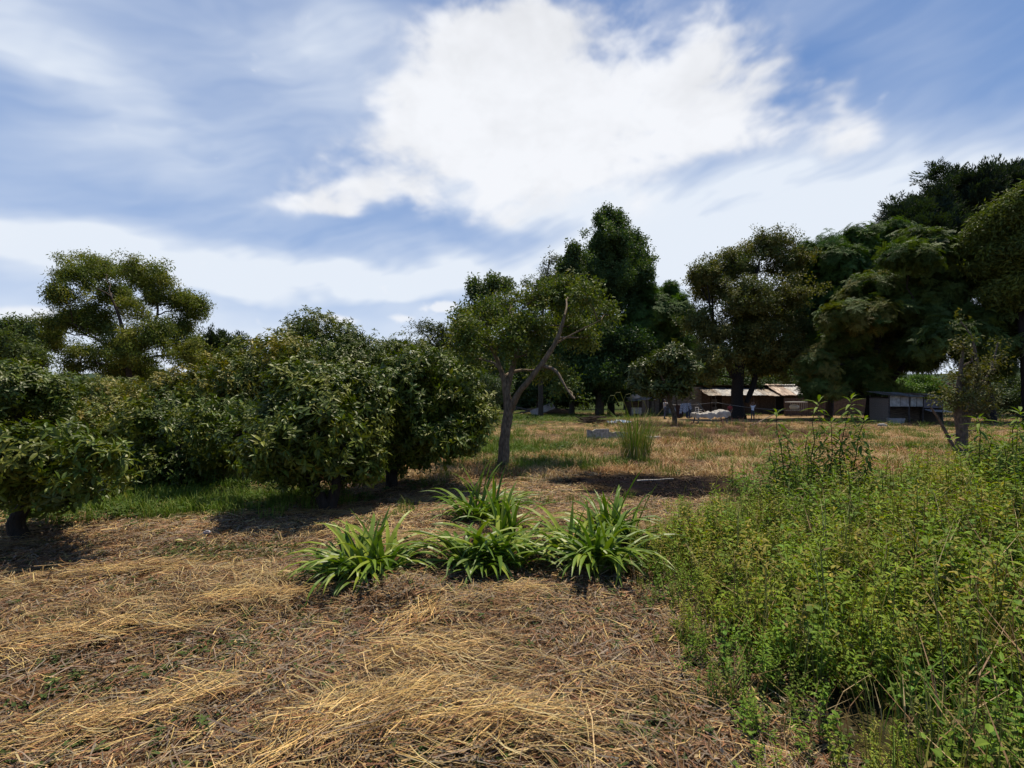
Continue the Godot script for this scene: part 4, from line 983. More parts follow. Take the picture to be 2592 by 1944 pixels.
func build_house():
	var z0 := -58.0
	var base := Vector3(25.5, gy(25.5, z0) - 0.02, z0)
	var o := thing("farm_shed", "long low farm shed with pale boarded end and patched tin porch roof", "shed", base)
	# pale boarded end wall
	for k in 9:
		var w := 6.1 + rr(-0.06, 0.06)
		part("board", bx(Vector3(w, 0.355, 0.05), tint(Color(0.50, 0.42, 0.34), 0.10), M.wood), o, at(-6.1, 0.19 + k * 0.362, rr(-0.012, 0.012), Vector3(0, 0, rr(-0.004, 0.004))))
	for k in 3:
		part("batten", bx(Vector3(0.09, 3.3, 0.05), Color(0.22, 0.17, 0.13), M.wood), o, at(-9.1 + k * 3.0, 1.66, 0.056))
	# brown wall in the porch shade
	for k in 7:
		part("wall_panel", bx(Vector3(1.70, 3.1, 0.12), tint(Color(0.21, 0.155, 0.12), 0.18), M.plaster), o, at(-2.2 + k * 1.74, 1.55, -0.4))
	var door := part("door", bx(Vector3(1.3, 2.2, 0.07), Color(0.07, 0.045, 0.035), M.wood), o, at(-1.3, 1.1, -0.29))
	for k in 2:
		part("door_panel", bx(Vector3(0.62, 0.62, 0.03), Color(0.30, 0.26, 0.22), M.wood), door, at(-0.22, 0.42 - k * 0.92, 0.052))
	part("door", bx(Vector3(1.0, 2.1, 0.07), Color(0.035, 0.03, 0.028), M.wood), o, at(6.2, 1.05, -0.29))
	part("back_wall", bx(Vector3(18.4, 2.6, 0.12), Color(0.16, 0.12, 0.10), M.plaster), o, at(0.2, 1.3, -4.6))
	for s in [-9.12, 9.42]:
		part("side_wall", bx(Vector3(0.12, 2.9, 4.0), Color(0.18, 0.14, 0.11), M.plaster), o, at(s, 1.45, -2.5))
	# main roof, falling to the back
	for k in 9:
		part("roof_sheet", corrugated(2.2, 5.2, 12, RUST_TIN), o, at(-8.7 + k * 2.15, 3.12 + 0.012 * (k % 2), -2.35, Vector3(-0.13, 0, 0)))
	# patched porch roof
	var tins := [PALE_TIN, WHITE_TIN, WHITE_TIN, WHITE_TIN, PALE_TIN, RUST_TIN, WHITE_TIN, WHITE_TIN]
	for k in 7:
		var lift := 0.22 if k > 4 else 0.0
		part("porch_sheet", corrugated(1.75, rr(2.7, 3.3) + lift * 2.0, 10, tins[k], 0.07), o, at(-2.6 + k * 1.62, 2.72 + lift + 0.015 * (k % 2), 1.15, Vector3(0.30 + lift * 0.3, rr(-0.08, 0.08), rr(-0.05, 0.05))))
	part("porch_sheet", corrugated(1.9, 3.4, 10, WHITE_TIN, 0.06), o, at(8.2, 2.62, 1.0, Vector3(0.34, 0.0, -0.42)))
	for k in 6:
		part("post", pole(Vector3(-2.9 + k * 2.4, -0.1, 2.35), Vector3(-2.9 + k * 2.4 + rr(-0.1, 0.1), 2.3, 2.3), 0.07, 0.055, Color(0.18, 0.14, 0.11), M.bark), o)

	# low shelter and washstand at the left end
	var sp := grounded(Vector3(12.985, -0.423, -50.000))
	var sh := thing("lean_to", "little lean-to of dark posts under a bent tin sheet left of the shed", "shelter", sp)
	for p in [[-1.1, 0.6], [0.55, 0.6], [0.55, -1.4], [-1.1, -1.4], [1.5, 0.2]]:
		part("post", pole(Vector3(p[0], -0.1, p[1]), Vector3(p[0] + rr(-0.05, 0.05), 1.75, p[1]), 0.07, 0.06, Color(0.16, 0.13, 0.11), M.bark), sh)
	part("roof_sheet", corrugated(2.9, 2.6, 16, WHITE_TIN, 0.08), sh, at(0.1, 1.86, -0.4, Vector3(0.12, 0.1, 0.07)))
	part("back_panel", bx(Vector3(1.6, 1.5, 0.05), Color(0.20, 0.16, 0.12), M.wood), sh, at(-0.3, 0.75, -1.5))
	var ws := thing("washstand", "white concrete washstand inside the little lean-to", "sink", grounded(Vector3(12.659, -0.478, -50.200)))
	part("basin", bx(Vector3(1.0, 0.55, 0.6), Color(0.62, 0.60, 0.56), M.concrete), ws, at(0, 0.55, 0))
	part("rim", bx(Vector3(1.06, 0.06, 0.66), Color(0.66, 0.64, 0.6), M.concrete), ws, at(0, 0.858, 0))
	for s in [-0.38, 0.38]:
		part("leg", bx(Vector3(0.12, 0.3, 0.5), Color(0.45, 0.43, 0.40), M.concrete), ws, at(s, 0.13, 0))
	var bag := lump(Vector3(0.55, 0.28, 0.35), Color(0.70, 0.70, 0.70), M.cloth, 0.25)
	var bg := thing("white_bundle", "white cloth bundle lying on the lean-to's roof sheet", "bundle", grounded(Vector3(12.515, -0.470, -50.000)) + Vector3(0, 2.0, 0))
	part("cloth", bag, bg)
	var sack := thing("sack", "white sack propped against the pale boarded wall", "sack", grounded(Vector3(18.558, -0.706, -57.000)))
	part("bag", lump(Vector3(0.42, 0.46, 0.26), Color(0.66, 0.66, 0.68), M.cloth, 0.18), sack, at(0, 0.42, 0))
	part("neck", lump(Vector3(0.14, 0.14, 0.12), Color(0.6, 0.6, 0.62), M.cloth, 0.2), sack, at(0.02, 0.92, 0))
	# plastic chair
	var ch := thing("garden_chair", "white plastic garden chair standing before the porch", "chair", grounded(Vector3(20.146, -0.743, -53.000)), "", 0.5)
	var wp := Color(0.70, 0.69, 0.66)
	part("seat", bx(Vector3(0.5, 0.04, 0.48), wp, M.plastic), ch, at(0, 0.44, 0))
	for p in [[-0.24, 0.22], [0.24, 0.22], [-0.24, -0.24], [0.24, -0.24]]:
		part("leg", pole(Vector3(p[0] * 1.1, 0, p[1] * 1.1), Vector3(p[0], 0.44, p[1]), 0.03, 0.03, wp, M.plastic), ch)
	var bk := part("backrest", bx(Vector3(0.54, 0.07, 0.05), wp, M.plastic), ch, at(0, 0.88, -0.3))
	part("slat", bx(Vector3(0.07, 0.42, 0.04), wp, M.plastic), bk, at(-0.235, -0.24, 0.02))
	part("slat", bx(Vector3(0.07, 0.42, 0.04), wp, M.plastic), bk, at(0.235, -0.24, 0.02))
	for s in [-0.27, 0.27]:
		part("armrest", bx(Vector3(0.05, 0.04, 0.5), wp, M.plastic), ch, at(s, 0.64, -0.04))
	# wire cage
	var cg := thing("wire_cage", "whitish barred cage at the shed's right end", "cage", grounded(Vector3(28.886, -0.611, -50.000)))
	part("top", bx(Vector3(1.75, 0.10, 1.0), Color(0.6, 0.6, 0.58), M.plastic), cg, at(0, 1.45, 0))
	part("floor", bx(Vector3(1.7, 0.06, 0.95), Color(0.25, 0.22, 0.2), M.wood), cg, at(0, 0.6, 0))
	part("drum", lump(Vector3(0.5, 0.3, 0.36), Color(0.45, 0.5, 0.48), M.plastic, 0.05), cg, at(-0.2, 0.95, 0))
	for k in 10:
		part("bar", pole(Vector3(-0.82 + k * 0.182, 0.6, 0.47), Vector3(-0.82 + k * 0.182, 1.42, 0.47), 0.016, 0.016, Color(0.45, 0.45, 0.43), M.wire, 5), cg)
	for p in [[-0.82, 0.44], [0.82, 0.44], [-0.82, -0.44], [0.82, -0.44]]:
		part("leg", pole(Vector3(p[0], 0, p[1]), Vector3(p[0], 0.62, p[1]), 0.045, 0.045, Color(0.16, 0.13, 0.11), M.bark), cg)

	# small open shed on the right
	var b2 := grounded(Vector3(28.111, -0.446, -34.000))
	var o2 := thing("open_shed", "small open-fronted shed with whitish upper panels in the trees' shade", "shed", b2)
	for k in 4:
		var w: float = [0.70, 0.62, 0.40, 0.40][k]
		var x: float = [-1.62, -0.93, -0.36, 0.08][k]
		part("panel", bx(Vector3(w, 0.74, 0.03), tint(Color(0.50, 0.48, 0.45), 0.10), M.plaster), o2, at(x, 1.52, 0.0, Vector3(0, 0, rr(-0.02, 0.02) - 0.03)))
	part("panel", bx(Vector3(1.3, 0.6, 0.03), Color(0.18, 0.16, 0.17), M.plaster), o2, at(0.98, 1.35, 0.05))
	part("shelf", bx(Vector3(1.5, 0.05, 0.5), Color(0.55, 0.55, 0.58), M.roof_metal), o2, at(1.05, 0.86, 0.35, Vector3(0.2, 0, -0.05)))
	for k in 4:
		part("roof_sheet", corrugated(1.25, 2.4, 8, [PALE_TIN, WHITE_TIN, RUST_TIN, WHITE_TIN][k], 0.04), o2, at(-1.6 + k * 1.12, 2.05 - 0.05 * k, -0.85, Vector3(0.13, 0, -0.03)))
	for p in [[-2.0, 0.0], [-0.66, 0.03], [0.33, 0.03], [1.65, 0.0], [-2.0, -1.8], [1.65, -1.8]]:
		part("post", pole(Vector3(p[0], -0.1, p[1] - 0.06), Vector3(p[0], 1.95, p[1] - 0.06), 0.055, 0.05, Color(0.12, 0.10, 0.09), M.bark), o2)
	part("back_wall", bx(Vector3(3.7, 1.8, 0.05), Color(0.30, 0.25, 0.20), M.wood), o2, at(-0.15, 0.9, -1.9))
	for s in [-2.03, 1.72]:
		part("side_wall", bx(Vector3(0.05, 1.7, 1.8), Color(0.30, 0.25, 0.20), M.wood), o2, at(s, 0.85, -0.95))
	var tub := thing("tub", "dull grey tub on the ground before the small open shed", "tub", grounded(Vector3(25.733, -0.324, -33.000)))
	var ts := Shape.new()
	ts.tube([Vector3(0, 0.0, 0), Vector3(0, 0.05, 0), Vector3(0, 0.36, 0), Vector3(0, 0.38, 0), Vector3(0, 0.34, 0), Vector3(0, 0.08, 0)], [0.42, 0.46, 0.52, 0.50, 0.47, 0.40], 16, Color(0.22, 0.22, 0.23), true)
	part("shell", ts.mesh(M.plastic), tub)
	var rk := thing("rock", "pale grey rock on the dry field's edge below the black trunks", "rock", grounded(Vector3(21.443, -0.330, -28.500)))
	part("stone", lump(Vector3(0.26, 0.15, 0.2), Color(0.34, 0.32, 0.30), M.concrete, 0.2), rk, at(0, 0.08, 0))
	var wall := thing("adobe_wall", "dark mud wall in the shade between the shed and the black trunks", "wall", grounded(Vector3(34.444, -0.699, -52.000)))
	for k in 5:
		part("wall_panel", bx(Vector3(2.5, 1.9, 0.2), tint(Color(0.16, 0.11, 0.085), 0.15), M.plaster), wall, at(-4.4 + k * 2.52, 0.9, 0))

func lump(r: Vector3, col: Color, m: Material, rough: float) -> ArrayMesh:
	# an uneven closed blob
	var st := SurfaceTool.new()
	st.begin(Mesh.PRIMITIVE_TRIANGLES)
	var nu := 14
	var nv := 9
	var ofs := rr(0, 90)
	var idx := 0
	for j in nv + 1:
		for i in nu:
			var a := TAU * i / nu
			var b := PI * j / nv - PI / 2
			var d := Vector3(cos(b) * cos(a), sin(b), cos(b) * sin(a))
			var k := 1.0 + rough * 1.6 * n_mid.get_noise_3d(d.x * 1.4 + ofs, d.y * 1.4, d.z * 1.4)
			st.set_color(col)
			st.set_smooth_group(0)
			st.add_vertex(d * r * k)
	for j in nv:
		for i in nu:
			var p := j * nu + i
			var q := j * nu + (i + 1) % nu
			for e in [p, p + nu, q, q, p + nu, q + nu]:
				st.add_index(e)
	st.generate_normals()
	var mesh := st.commit()
	mesh.surface_set_material(0, m)
	return mesh

# ------------------------------------------------------------------ people: one continuous skin round tapered bones
func figure(caps: Array, h: float) -> ArrayMesh:
	var lo := Vector3.ONE * 99.0
	var hi := Vector3.ONE * -99.0
	for c in caps:
		var r: float = maxf(c[2], c[3]) + 3.0 * h
		lo = lo.min(c[0] - Vector3.ONE * r).min(c[1] - Vector3.ONE * r)
		hi = hi.max(c[0] + Vector3.ONE * r).max(c[1] + Vector3.ONE * r)
	var nx := int((hi.x - lo.x) / h) + 2
	var ny := int((hi.y - lo.y) / h) + 2
	var nz := int((hi.z - lo.z) / h) + 2
	var f := PackedFloat32Array()
	f.resize(nx * ny * nz)
	f.fill(0.5)
	var near := PackedFloat32Array()
	near.resize(nx * ny * nz)
	near.fill(0.5)
	var tone := PackedColorArray()
	tone.resize(nx * ny * nz)
	for c in caps:
		var a: Vector3 = c[0]
		var b: Vector3 = c[1]
		var r: float = maxf(c[2], c[3]) + 3.0 * h
		var m0 := ((a.min(b) - Vector3.ONE * r - lo) / h).floor()
		var m1 := ((a.max(b) + Vector3.ONE * r - lo) / h).ceil()
		var ab := b - a
		var l2 := maxf(ab.length_squared(), 1e-8)
		for k in range(maxi(0, int(m0.z)), mini(nz, int(m1.z) + 1)):
			for j in range(maxi(0, int(m0.y)), mini(ny, int(m1.y) + 1)):
				for i in range(maxi(0, int(m0.x)), mini(nx, int(m1.x) + 1)):
					var p := lo + Vector3(i, j, k) * h
					var t := clampf((p - a).dot(ab) / l2, 0.0, 1.0)
					var d := p.distance_to(a + ab * t) - lerpf(c[2], c[3], t)
					var n := (k * ny + j) * nx + i
					if d < near[n]:
						near[n] = d
						tone[n] = c[4]
					var q := clampf(0.5 + 0.5 * (f[n] - d) / 0.03, 0.0, 1.0)
					f[n] = lerpf(f[n], d, q) - 0.03 * q * (1.0 - q)
	var st := SurfaceTool.new()
	st.begin(Mesh.PRIMITIVE_TRIANGLES)
	st.set_smooth_group(0)
	var id := {}
	var count := 0
	var corner := [0, 1, nx, nx + 1, nx * ny, nx * ny + 1, nx * ny + nx, nx * ny + nx + 1]
	var off := [Vector3(0, 0, 0), Vector3(1, 0, 0), Vector3(0, 1, 0), Vector3(1, 1, 0), Vector3(0, 0, 1), Vector3(1, 0, 1), Vector3(0, 1, 1), Vector3(1, 1, 1)]
	var edges := [[0, 1], [2, 3], [4, 5], [6, 7], [0, 2], [1, 3], [4, 6], [5, 7], [0, 4], [1, 5], [2, 6], [3, 7]]
	for k in nz - 1:
		for j in ny - 1:
			for i in nx - 1:
				var n := (k * ny + j) * nx + i
				var inside := 0
				for q in 8:
					if f[n + corner[q]] < 0.0: inside += 1
				if inside == 0 or inside == 8: continue
				var s := Vector3.ZERO
				var m := 0
				for e in edges:
					var f0 := f[n + corner[e[0]]]
					var f1 := f[n + corner[e[1]]]
					if (f0 < 0.0) != (f1 < 0.0):
						s += off[e[0]].lerp(off[e[1]], f0 / (f0 - f1))
						m += 1
				st.set_color(tone[n])
				st.add_vertex(lo + (Vector3(i, j, k) + s / m) * h)
				id[n] = count
				count += 1
	var sx := 1
	var sy := nx
	var sz := nx * ny
	for n in id:
		for ax in [[sx, sy, sz], [sy, sz, sx], [sz, sx, sy]]:
			if (f[n] < 0.0) == (f[n + ax[0]] < 0.0): continue
			var a = id.get(n); var b = id.get(n - ax[1]); var c = id.get(n - ax[1] - ax[2]); var d = id.get(n - ax[2])
			if b == null or c == null or d == null: continue
			var quad := [a, b, c, a, c, d] if f[n] >= 0.0 else [a, c, b, a, d, c]
			for q in quad: st.add_index(q)
	st.generate_normals()
	var mesh := st.commit()
	mesh.surface_set_material(0, M.skin)
	return mesh

func hand_caps(wrist: Vector3, dir: Vector3, side: Vector3, skin: Color, k: float) -> Array:
	var out := [[wrist, wrist + dir * 0.085 * k, 0.026 * k, 0.034 * k, skin]]
	for i in 4:
		var a := wrist + dir * 0.085 * k + side * (i - 1.5) * 0.019 * k
		var l: float = [0.06, 0.075, 0.07, 0.052][i] * k
		var b := a + dir * l * 0.55 + Vector3(0, -0.006, 0)
		out.append([a, b, 0.010 * k, 0.009 * k, skin])
		out.append([b, b + (dir * 0.6 + Vector3(0, -0.7, 0)).normalized() * l * 0.5, 0.009 * k, 0.008 * k, skin])
	var t0 := wrist + dir * 0.03 * k + side * 0.03 * k
	out.append([t0, t0 + (dir * 0.6 + side).normalized() * 0.06 * k, 0.011 * k, 0.009 * k, skin])
	return out

# k: height over 1.7 m; arm ends and elbow places given by the pose; facing -z in its own axes
func person(label: String, at_: Vector3, turn: float, k: float, shirt: Color, pants: Color, hair: Color, elbows: Array, wrists: Array, short_sleeves := true) -> void:
	var skin := Color(0.26, 0.14, 0.085)
	var o := thing("person", label, "person", at_, "", turn)
	var c := []
	var V := func(x, y, z): return Vector3(x, y, z) * k
	for s in [-1.0, 1.0]:
		var hip: Vector3 = V.call(s * 0.09, 0.92, 0.0)
		var knee: Vector3 = V.call(s * 0.10, 0.50, -0.02 + s * 0.03)
		var ank: Vector3 = V.call(s * 0.105, 0.09, 0.02 + s * 0.06)
		c.append([hip, knee, 0.088 * k, 0.062 * k, pants])
		c.append([knee, ank, 0.062 * k, 0.048 * k, pants])
		c.append([ank + V.call(0, -0.045, 0.04), ank + V.call(0.01 * s, -0.055, -0.15), 0.042 * k, 0.034 * k, Color(0.05, 0.04, 0.035)])
		var sh: Vector3 = V.call(s * 0.185, 1.40, 0.0)
		var el: Vector3 = elbows[0 if s < 0 else 1] * k
		var wr: Vector3 = wrists[0 if s < 0 else 1] * k
		c.append([sh, sh.lerp(el, 0.62), 0.060 * k, 0.052 * k, shirt])
		c.append([sh.lerp(el, 0.6), el, 0.045 * k, 0.040 * k, skin if short_sleeves else shirt])
		c.append([el, wr, 0.040 * k, 0.027 * k, skin if short_sleeves else shirt])
		c.append([V.call(s * 0.05, 1.42, 0.0), sh, 0.06 * k, 0.062 * k, shirt])
		c.append([V.call(s * 0.072, 1.62, 0.01), V.call(s * 0.076, 1.58, 0.01), 0.016 * k, 0.014 * k, skin])
		c.append_array(hand_caps(wr, (wr - el).normalized(), Vector3(-s, 0, 0), skin, k))
	c.append([V.call(-0.06, 0.95, 0), V.call(0.06, 0.95, 0), 0.115 * k, 0.115 * k, pants])
	c.append([V.call(0, 1.02, 0), V.call(0, 1.22, 0), 0.125 * k, 0.125 * k, shirt])
	c.append([V.call(-0.06, 1.30, 0), V.call(0.06, 1.30, 0), 0.125 * k, 0.125 * k, shirt])
	c.append([V.call(0, 1.42, 0), V.call(0, 1.54, -0.015), 0.052 * k, 0.050 * k, skin])
	c.append([V.call(0, 1.60, -0.015), V.call(0, 1.53, -0.045), 0.078 * k, 0.055 * k, skin])
	c.append([V.call(0, 1.64, 0.01), V.call(0, 1.60, 0.035), 0.088 * k, 0.080 * k, hair])
	c.append([V.call(0, 1.59, -0.095), V.call(0, 1.565, -0.108), 0.010 * k, 0.013 * k, skin])
	for s in [-1.0, 1.0]:
		c.append([V.call(s * 0.03, 1.60, -0.088), V.call(s * 0.03, 1.60, -0.09), 0.010 * k, 0.010 * k, Color(0.03, 0.02, 0.02)])
	c.append([V.call(-0.02, 1.535, -0.098), V.call(0.02, 1.535, -0.098), 0.007 * k, 0.007 * k, Color(0.14, 0.05, 0.04)])
	part("body", figure(c, 0.021), o)

# a hanging cloth with folds, w wide and l long, colour from a function of its width and length
func hanging(w: float, l: float, pattern: Callable, wave: float, nx := 16, ny := 18, flare := 0.0) -> ArrayMesh:
	var s := Shape.new()
	var ofs := rr(0, 40)
	for i in nx:
		for j in ny:
			var q := []
			for e in [[0, 0], [0, 1], [1, 1], [1, 0]]:
				var u := float(i + e[0]) / nx
				var v := float(j + e[1]) / ny
				var z := sin(u * 9.0 + v * 1.4 + ofs) * wave * (0.25 + v) + 0.02 * n_mid.get_noise_2d(u * 3.0 + ofs, v * 3.0)
				q.append(Vector3((u - 0.5) * w * (1.0 + flare * v), -v * l + 0.05 * sin(u * 6.0 + ofs) * v, z))
			s.quad(q[0], q[1], q[2], q[3], pattern.call((i + 0.5) / nx, (j + 0.5) / ny))
	return s.mesh(M.cloth)

func build_yard():
	# clothes line on props
	var a := Vector3(13.682, 0.640, -42.500)
	var b := Vector3(17.357, 0.849, -42.000)
	var c := Vector3(21.984, 0.245, -40.000)
	var e := Vector3(26.461, 0.234, -44.000)
	var ln := thing("clothes_line", "thin clothes line sagging across the yard in front of the shed", "clothes line", grounded(b))
	for seg in [[a, b], [b, c], [c, e]]:
		var pts := []
		var rad := []
		for i in 13:
			var t := i / 12.0
			pts.append(seg[0].lerp(seg[1], t) - Vector3(0, 0.10 * sin(t * PI), 0) - ln.position)
			rad.append(0.011)
		var s := Shape.new()
		s.tube(pts, rad, 5, Color(0.48, 0.46, 0.42))
		part("line", s.mesh(M.wire), ln)
	var wood := Color(0.34, 0.28, 0.21)
	for p in [[b + Vector3(0.0, 0.65, 0), Vector3(b.x + 0.06, gy(b.x, b.z) - 0.1, b.z), "upright forked prop pole holding the clothes line before the porch door"], [Vector3(15.666, 0.858, -41.500), grounded(Vector3(13.213, -0.416, -32.000)) - Vector3(0, 0.05, 0), "slanting prop pole leaning over the tarpaulin-covered table"], [c + Vector3(0.1, 0.05, 0), grounded(Vector3(13.086, -0.314, -27.500)), "long slanting prop pole running down into the dry grass right of the table"], [Vector3(15.839, 1.479, -42.800), grounded(Vector3(14.482, -0.584, -43.000)), "slanting prop pole rising behind the blue checked shirt"]]:
		var o := thing("prop_pole", p[2], "pole", p[1])
		part("pole", pole(Vector3.ZERO, p[0] - p[1], 0.035, 0.025, wood, M.bark), o)
	# washing
	var br := thing("brown_garment", "dark brown garment hanging on the clothes line beside the loquat trunk", "laundry", Vector3(14.448, 0.662, -42.400))
	part("cloth", hanging(0.62, 1.15, func(u, v): return Color(0.055, 0.028, 0.022) if v < 0.93 or sin(u * 20.0) > 0 else Color(0.04, 0.02, 0.018), 0.05), br)
	var bs := thing("checked_shirt", "blue and white checked shirt hanging on the clothes line", "laundry", Vector3(14.912, 0.764, -42.300))
	var plaid := func(u, v): return Color(0.60, 0.64, 0.70) if (int(u * 9.0) + int(v * 8.0)) % 2 == 0 else Color(0.16, 0.22, 0.36)
	part("front", hanging(0.52, 0.75, plaid, 0.05, 18, 16), bs)
	part("sleeve", hanging(0.18, 0.85, plaid, 0.03, 6, 16), bs, at(-0.33, -0.05, 0.01, Vector3(0, 0, -0.12)))
	part("sleeve", hanging(0.18, 0.6, plaid, 0.03, 6, 14), bs, at(0.33, 0.02, 0.01, Vector3(0, 0, 0.25)))
	var jn := thing("jeans", "dark blue jeans hanging behind the checked shirt", "laundry", Vector3(15.261, 0.759, -42.550))
	for s in [-0.11, 0.11]:
		part("leg", hanging(0.21, 1.28, func(u, v): return Color(0.045, 0.06, 0.11), 0.03, 6, 14), jn, at(s, 0, s * 0.4))
	# people
	person("man in grey shirt and dark jeans reaching up to the clothes line", grounded(Vector3(13.089, -0.581, -42.160)), -1.45, 0.97, Color(0.30, 0.28, 0.27), Color(0.05, 0.055, 0.085), Color(0.02, 0.015, 0.013), [Vector3(-0.26, 1.36, -0.24), Vector3(0.26, 1.36, -0.24)], [Vector3(-0.16, 1.48, -0.46), Vector3(0.14, 1.50, -0.46)], false)
	person("child in white shirt with hands raised to head right of the huge trunk", grounded(Vector3(19.077, -0.564, -39.000)), PI + 0.3, 0.80, Color(0.66, 0.68, 0.72), Color(0.05, 0.05, 0.06), Color(0.02, 0.015, 0.013), [Vector3(-0.34, 1.50, -0.05), Vector3(0.34, 1.50, -0.05)], [Vector3(-0.17, 1.72, -0.06), Vector3(0.17, 1.72, -0.06)])
	person("child in red shirt standing between the covered table and the huge trunk", grounded(Vector3(17.501, -0.555, -39.500)), 2.2, 0.76, Color(0.24, 0.03, 0.03), Color(0.035, 0.03, 0.03), Color(0.02, 0.015, 0.013), [Vector3(-0.24, 1.12, 0.03), Vector3(0.25, 1.14, -0.08)], [Vector3(-0.22, 0.90, -0.08), Vector3(0.16, 1.02, -0.24)])
	# table under a tarpaulin
	var tb := thing("covered_table", "table covered with a rumpled whitish tarpaulin near the loquat tree", "table", grounded(Vector3(13.285, -0.448, -33.000)))
	var s := Shape.new()
	var nx := 44
	var nz := 30
	for i in nx:
		for j in nz:
			var q := []
			for w in [[0, 0], [0, 1], [1, 1], [1, 0]]:
				var u := (float(i + w[0]) / nx - 0.5) * 2.75
				var v := (float(j + w[1]) / nz - 0.5) * 1.65
				var over := maxf(absf(u) - 1.08, 0.0) + maxf(absf(v) - 0.52, 0.0)
				var x := clampf(u, -1.08, 1.08) + signf(u) * minf(over, 0.05) * (1.0 if absf(u) > 1.08 else 0.0)
				var z := clampf(v, -0.52, 0.52) + signf(v) * minf(over, 0.05) * (1.0 if absf(v) > 0.52 else 0.0)
				var f := n_mid.get_noise_2d(u * 2.4, v * 2.4)
				var y := 0.72 - over * (0.95 + 0.5 * n_mid.get_noise_2d(u * 3.0, 9.0)) + 0.10 * f + 0.05 * n_fine.get_noise_2d(u * 0.9, v * 0.9) + 0.22 * exp(-((u - 0.75) * (u - 0.75) * 3.0 + v * v * 2.0))
				if over > 0.0:
					z += 0.06 * sin(u * 11.0 + f * 3.0) * over * 2.0
				q.append(Vector3(x, y, z))
			s.quad(q[0], q[1], q[2], q[3], Color(0.40, 0.37, 0.33).lerp(Color(0.52, 0.49, 0.44), clampf(0.5 + 1.5 * n_mid.get_noise_2d(i * 0.2, j * 0.2), 0.0, 1.0)))
	part("tarpaulin", s.mesh(M.cloth), tb)
	part("tabletop", bx(Vector3(2.0, 0.05, 0.9), Color(0.2, 0.16, 0.12), M.wood), tb, at(0, 0.60, 0))
	for p in [[-0.85, 0.35], [0.85, 0.35], [-0.85, -0.35], [0.85, -0.35]]:
		part("leg", pole(Vector3(p[0] * 1.15, -0.05, p[1] * 1.1), Vector3(p[0], 0.6, p[1]), 0.05, 0.045, Color(0.3, 0.26, 0.21), M.bark), tb)
	# concrete trough remains
	var tr := thing("concrete_trough", "broken low grey concrete trough in the dry field left of the grass clump", "trough", grounded(Vector3(3.534, -0.132, -18.800)))
	var cc := Color(0.42, 0.39, 0.34)
	for w in [[-0.30, 0.16, 0.26, 0.86, 0.40, 0.10, 0.20], [0.52, 0.11, 0.10, 0.90, 0.32, 0.10, 0.10], [1.05, 0.10, 0.16, 0.5, 0.26, 0.10, -0.1], [0.38, 0.05, -0.02, 0.5, 0.12, 0.16, 0.5], [0.66, 0.045, 0.12, 0.7, 0.10, 0.14, -0.10], [-0.56, 0.06, 0.30, 0.30, 0.09, 0.16, -0.35], [-0.05, 0.02, 0.42, 0.75, 0.05, 0.08, -0.42], [1.75, 0.06, 0.2, 0.7, 0.12, 0.2, 0.12]]:
		part("wall", chipped(Vector3(w[3], w[4] * 1.15, w[5]), tint(cc, 0.12)), tr, at(w[0], w[1] * 1.15, w[2], Vector3(0, w[6], 0)))
	# pile of cut sticks, each its own
	var pl := thing("stick_pile", "pile of dark cut sticks in the dry field beyond the trough", "stick pile", grounded(Vector3(5.409, -0.391, -31.600)))
	for k in 34:
		var l := rr(0.7, 1.9)
		var an := rr(-0.5, 0.5) + (0.9 if k % 5 == 0 else 0.0)
		var p := Vector3(rr(-0.75, 0.75), 0.05 + 0.55 * rng.randf(), rr(-0.3, 0.3))
		p.y *= 1.0 - absf(p.x) * 0.7
		var d := Vector3(cos(an), rr(-0.06, 0.10), sin(an)) * l * 0.5
		part("stick", pole(p - d, p + d, rr(0.018, 0.04), 0.012, tint(Color(0.12, 0.085, 0.06), 0.35), M.bark, 5), pl)
	part("stick", pole(Vector3(-0.5, 0.1, 0), Vector3(-1.35, 0.52, 0.1), 0.045, 0.035, Color(0.07, 0.045, 0.03), M.bark, 6), pl)
	var tp := thing("plastic_sheet", "crumpled blue and white plastic sheet at the end of the stick pile", "plastic sheet", grounded(Vector3(6.852, -0.378, -31.400)))
	var ps := Shape.new()
	for i in 26:
		for j in 14:
			var q := []
			for w in [[0, 0], [0, 1], [1, 1], [1, 0]]:
				var u := (float(i + w[0]) / 26 - 0.5) * 1.5
				var v := (float(j + w[1]) / 14 - 0.5) * 0.9
				q.append(Vector3(u, 0.22 + 0.2 * n_mid.get_noise_2d(u * 4.0, v * 4.0 + 3.0) - 0.16 * absf(u), v))
			ps.quad(q[0], q[1], q[2], q[3], Color(0.16, 0.27, 0.42) if n_mid.get_noise_2d(i * 0.16, j * 0.12) + (0.3 if j < 5 else -0.25) > 0.0 else Color(0.66, 0.68, 0.70))
	part("sheet", ps.mesh(M.plastic), tp)
	# felled wood at the far end of the green grass
	var lg := thing("felled_trunk", "felled brown tree trunk lying in the grass before the dark trees", "log", grounded(Vector3(4.347, -0.625, -55.000)))
	var tk := Shape.new()
	tk.tube([Vector3(-2.6, 0.55, -0.4), Vector3(-1.2, 0.5, -0.2), Vector3(0.6, 0.42, 0.0), Vector3(1.8, 0.36, 0.2), Vector3(2.3, 0.34, 0.25)], [0.22, 0.28, 0.34, 0.32, 0.30], 12, Color(0.32, 0.21, 0.14), true)
	part("trunk", tk.mesh(M.bark), lg)
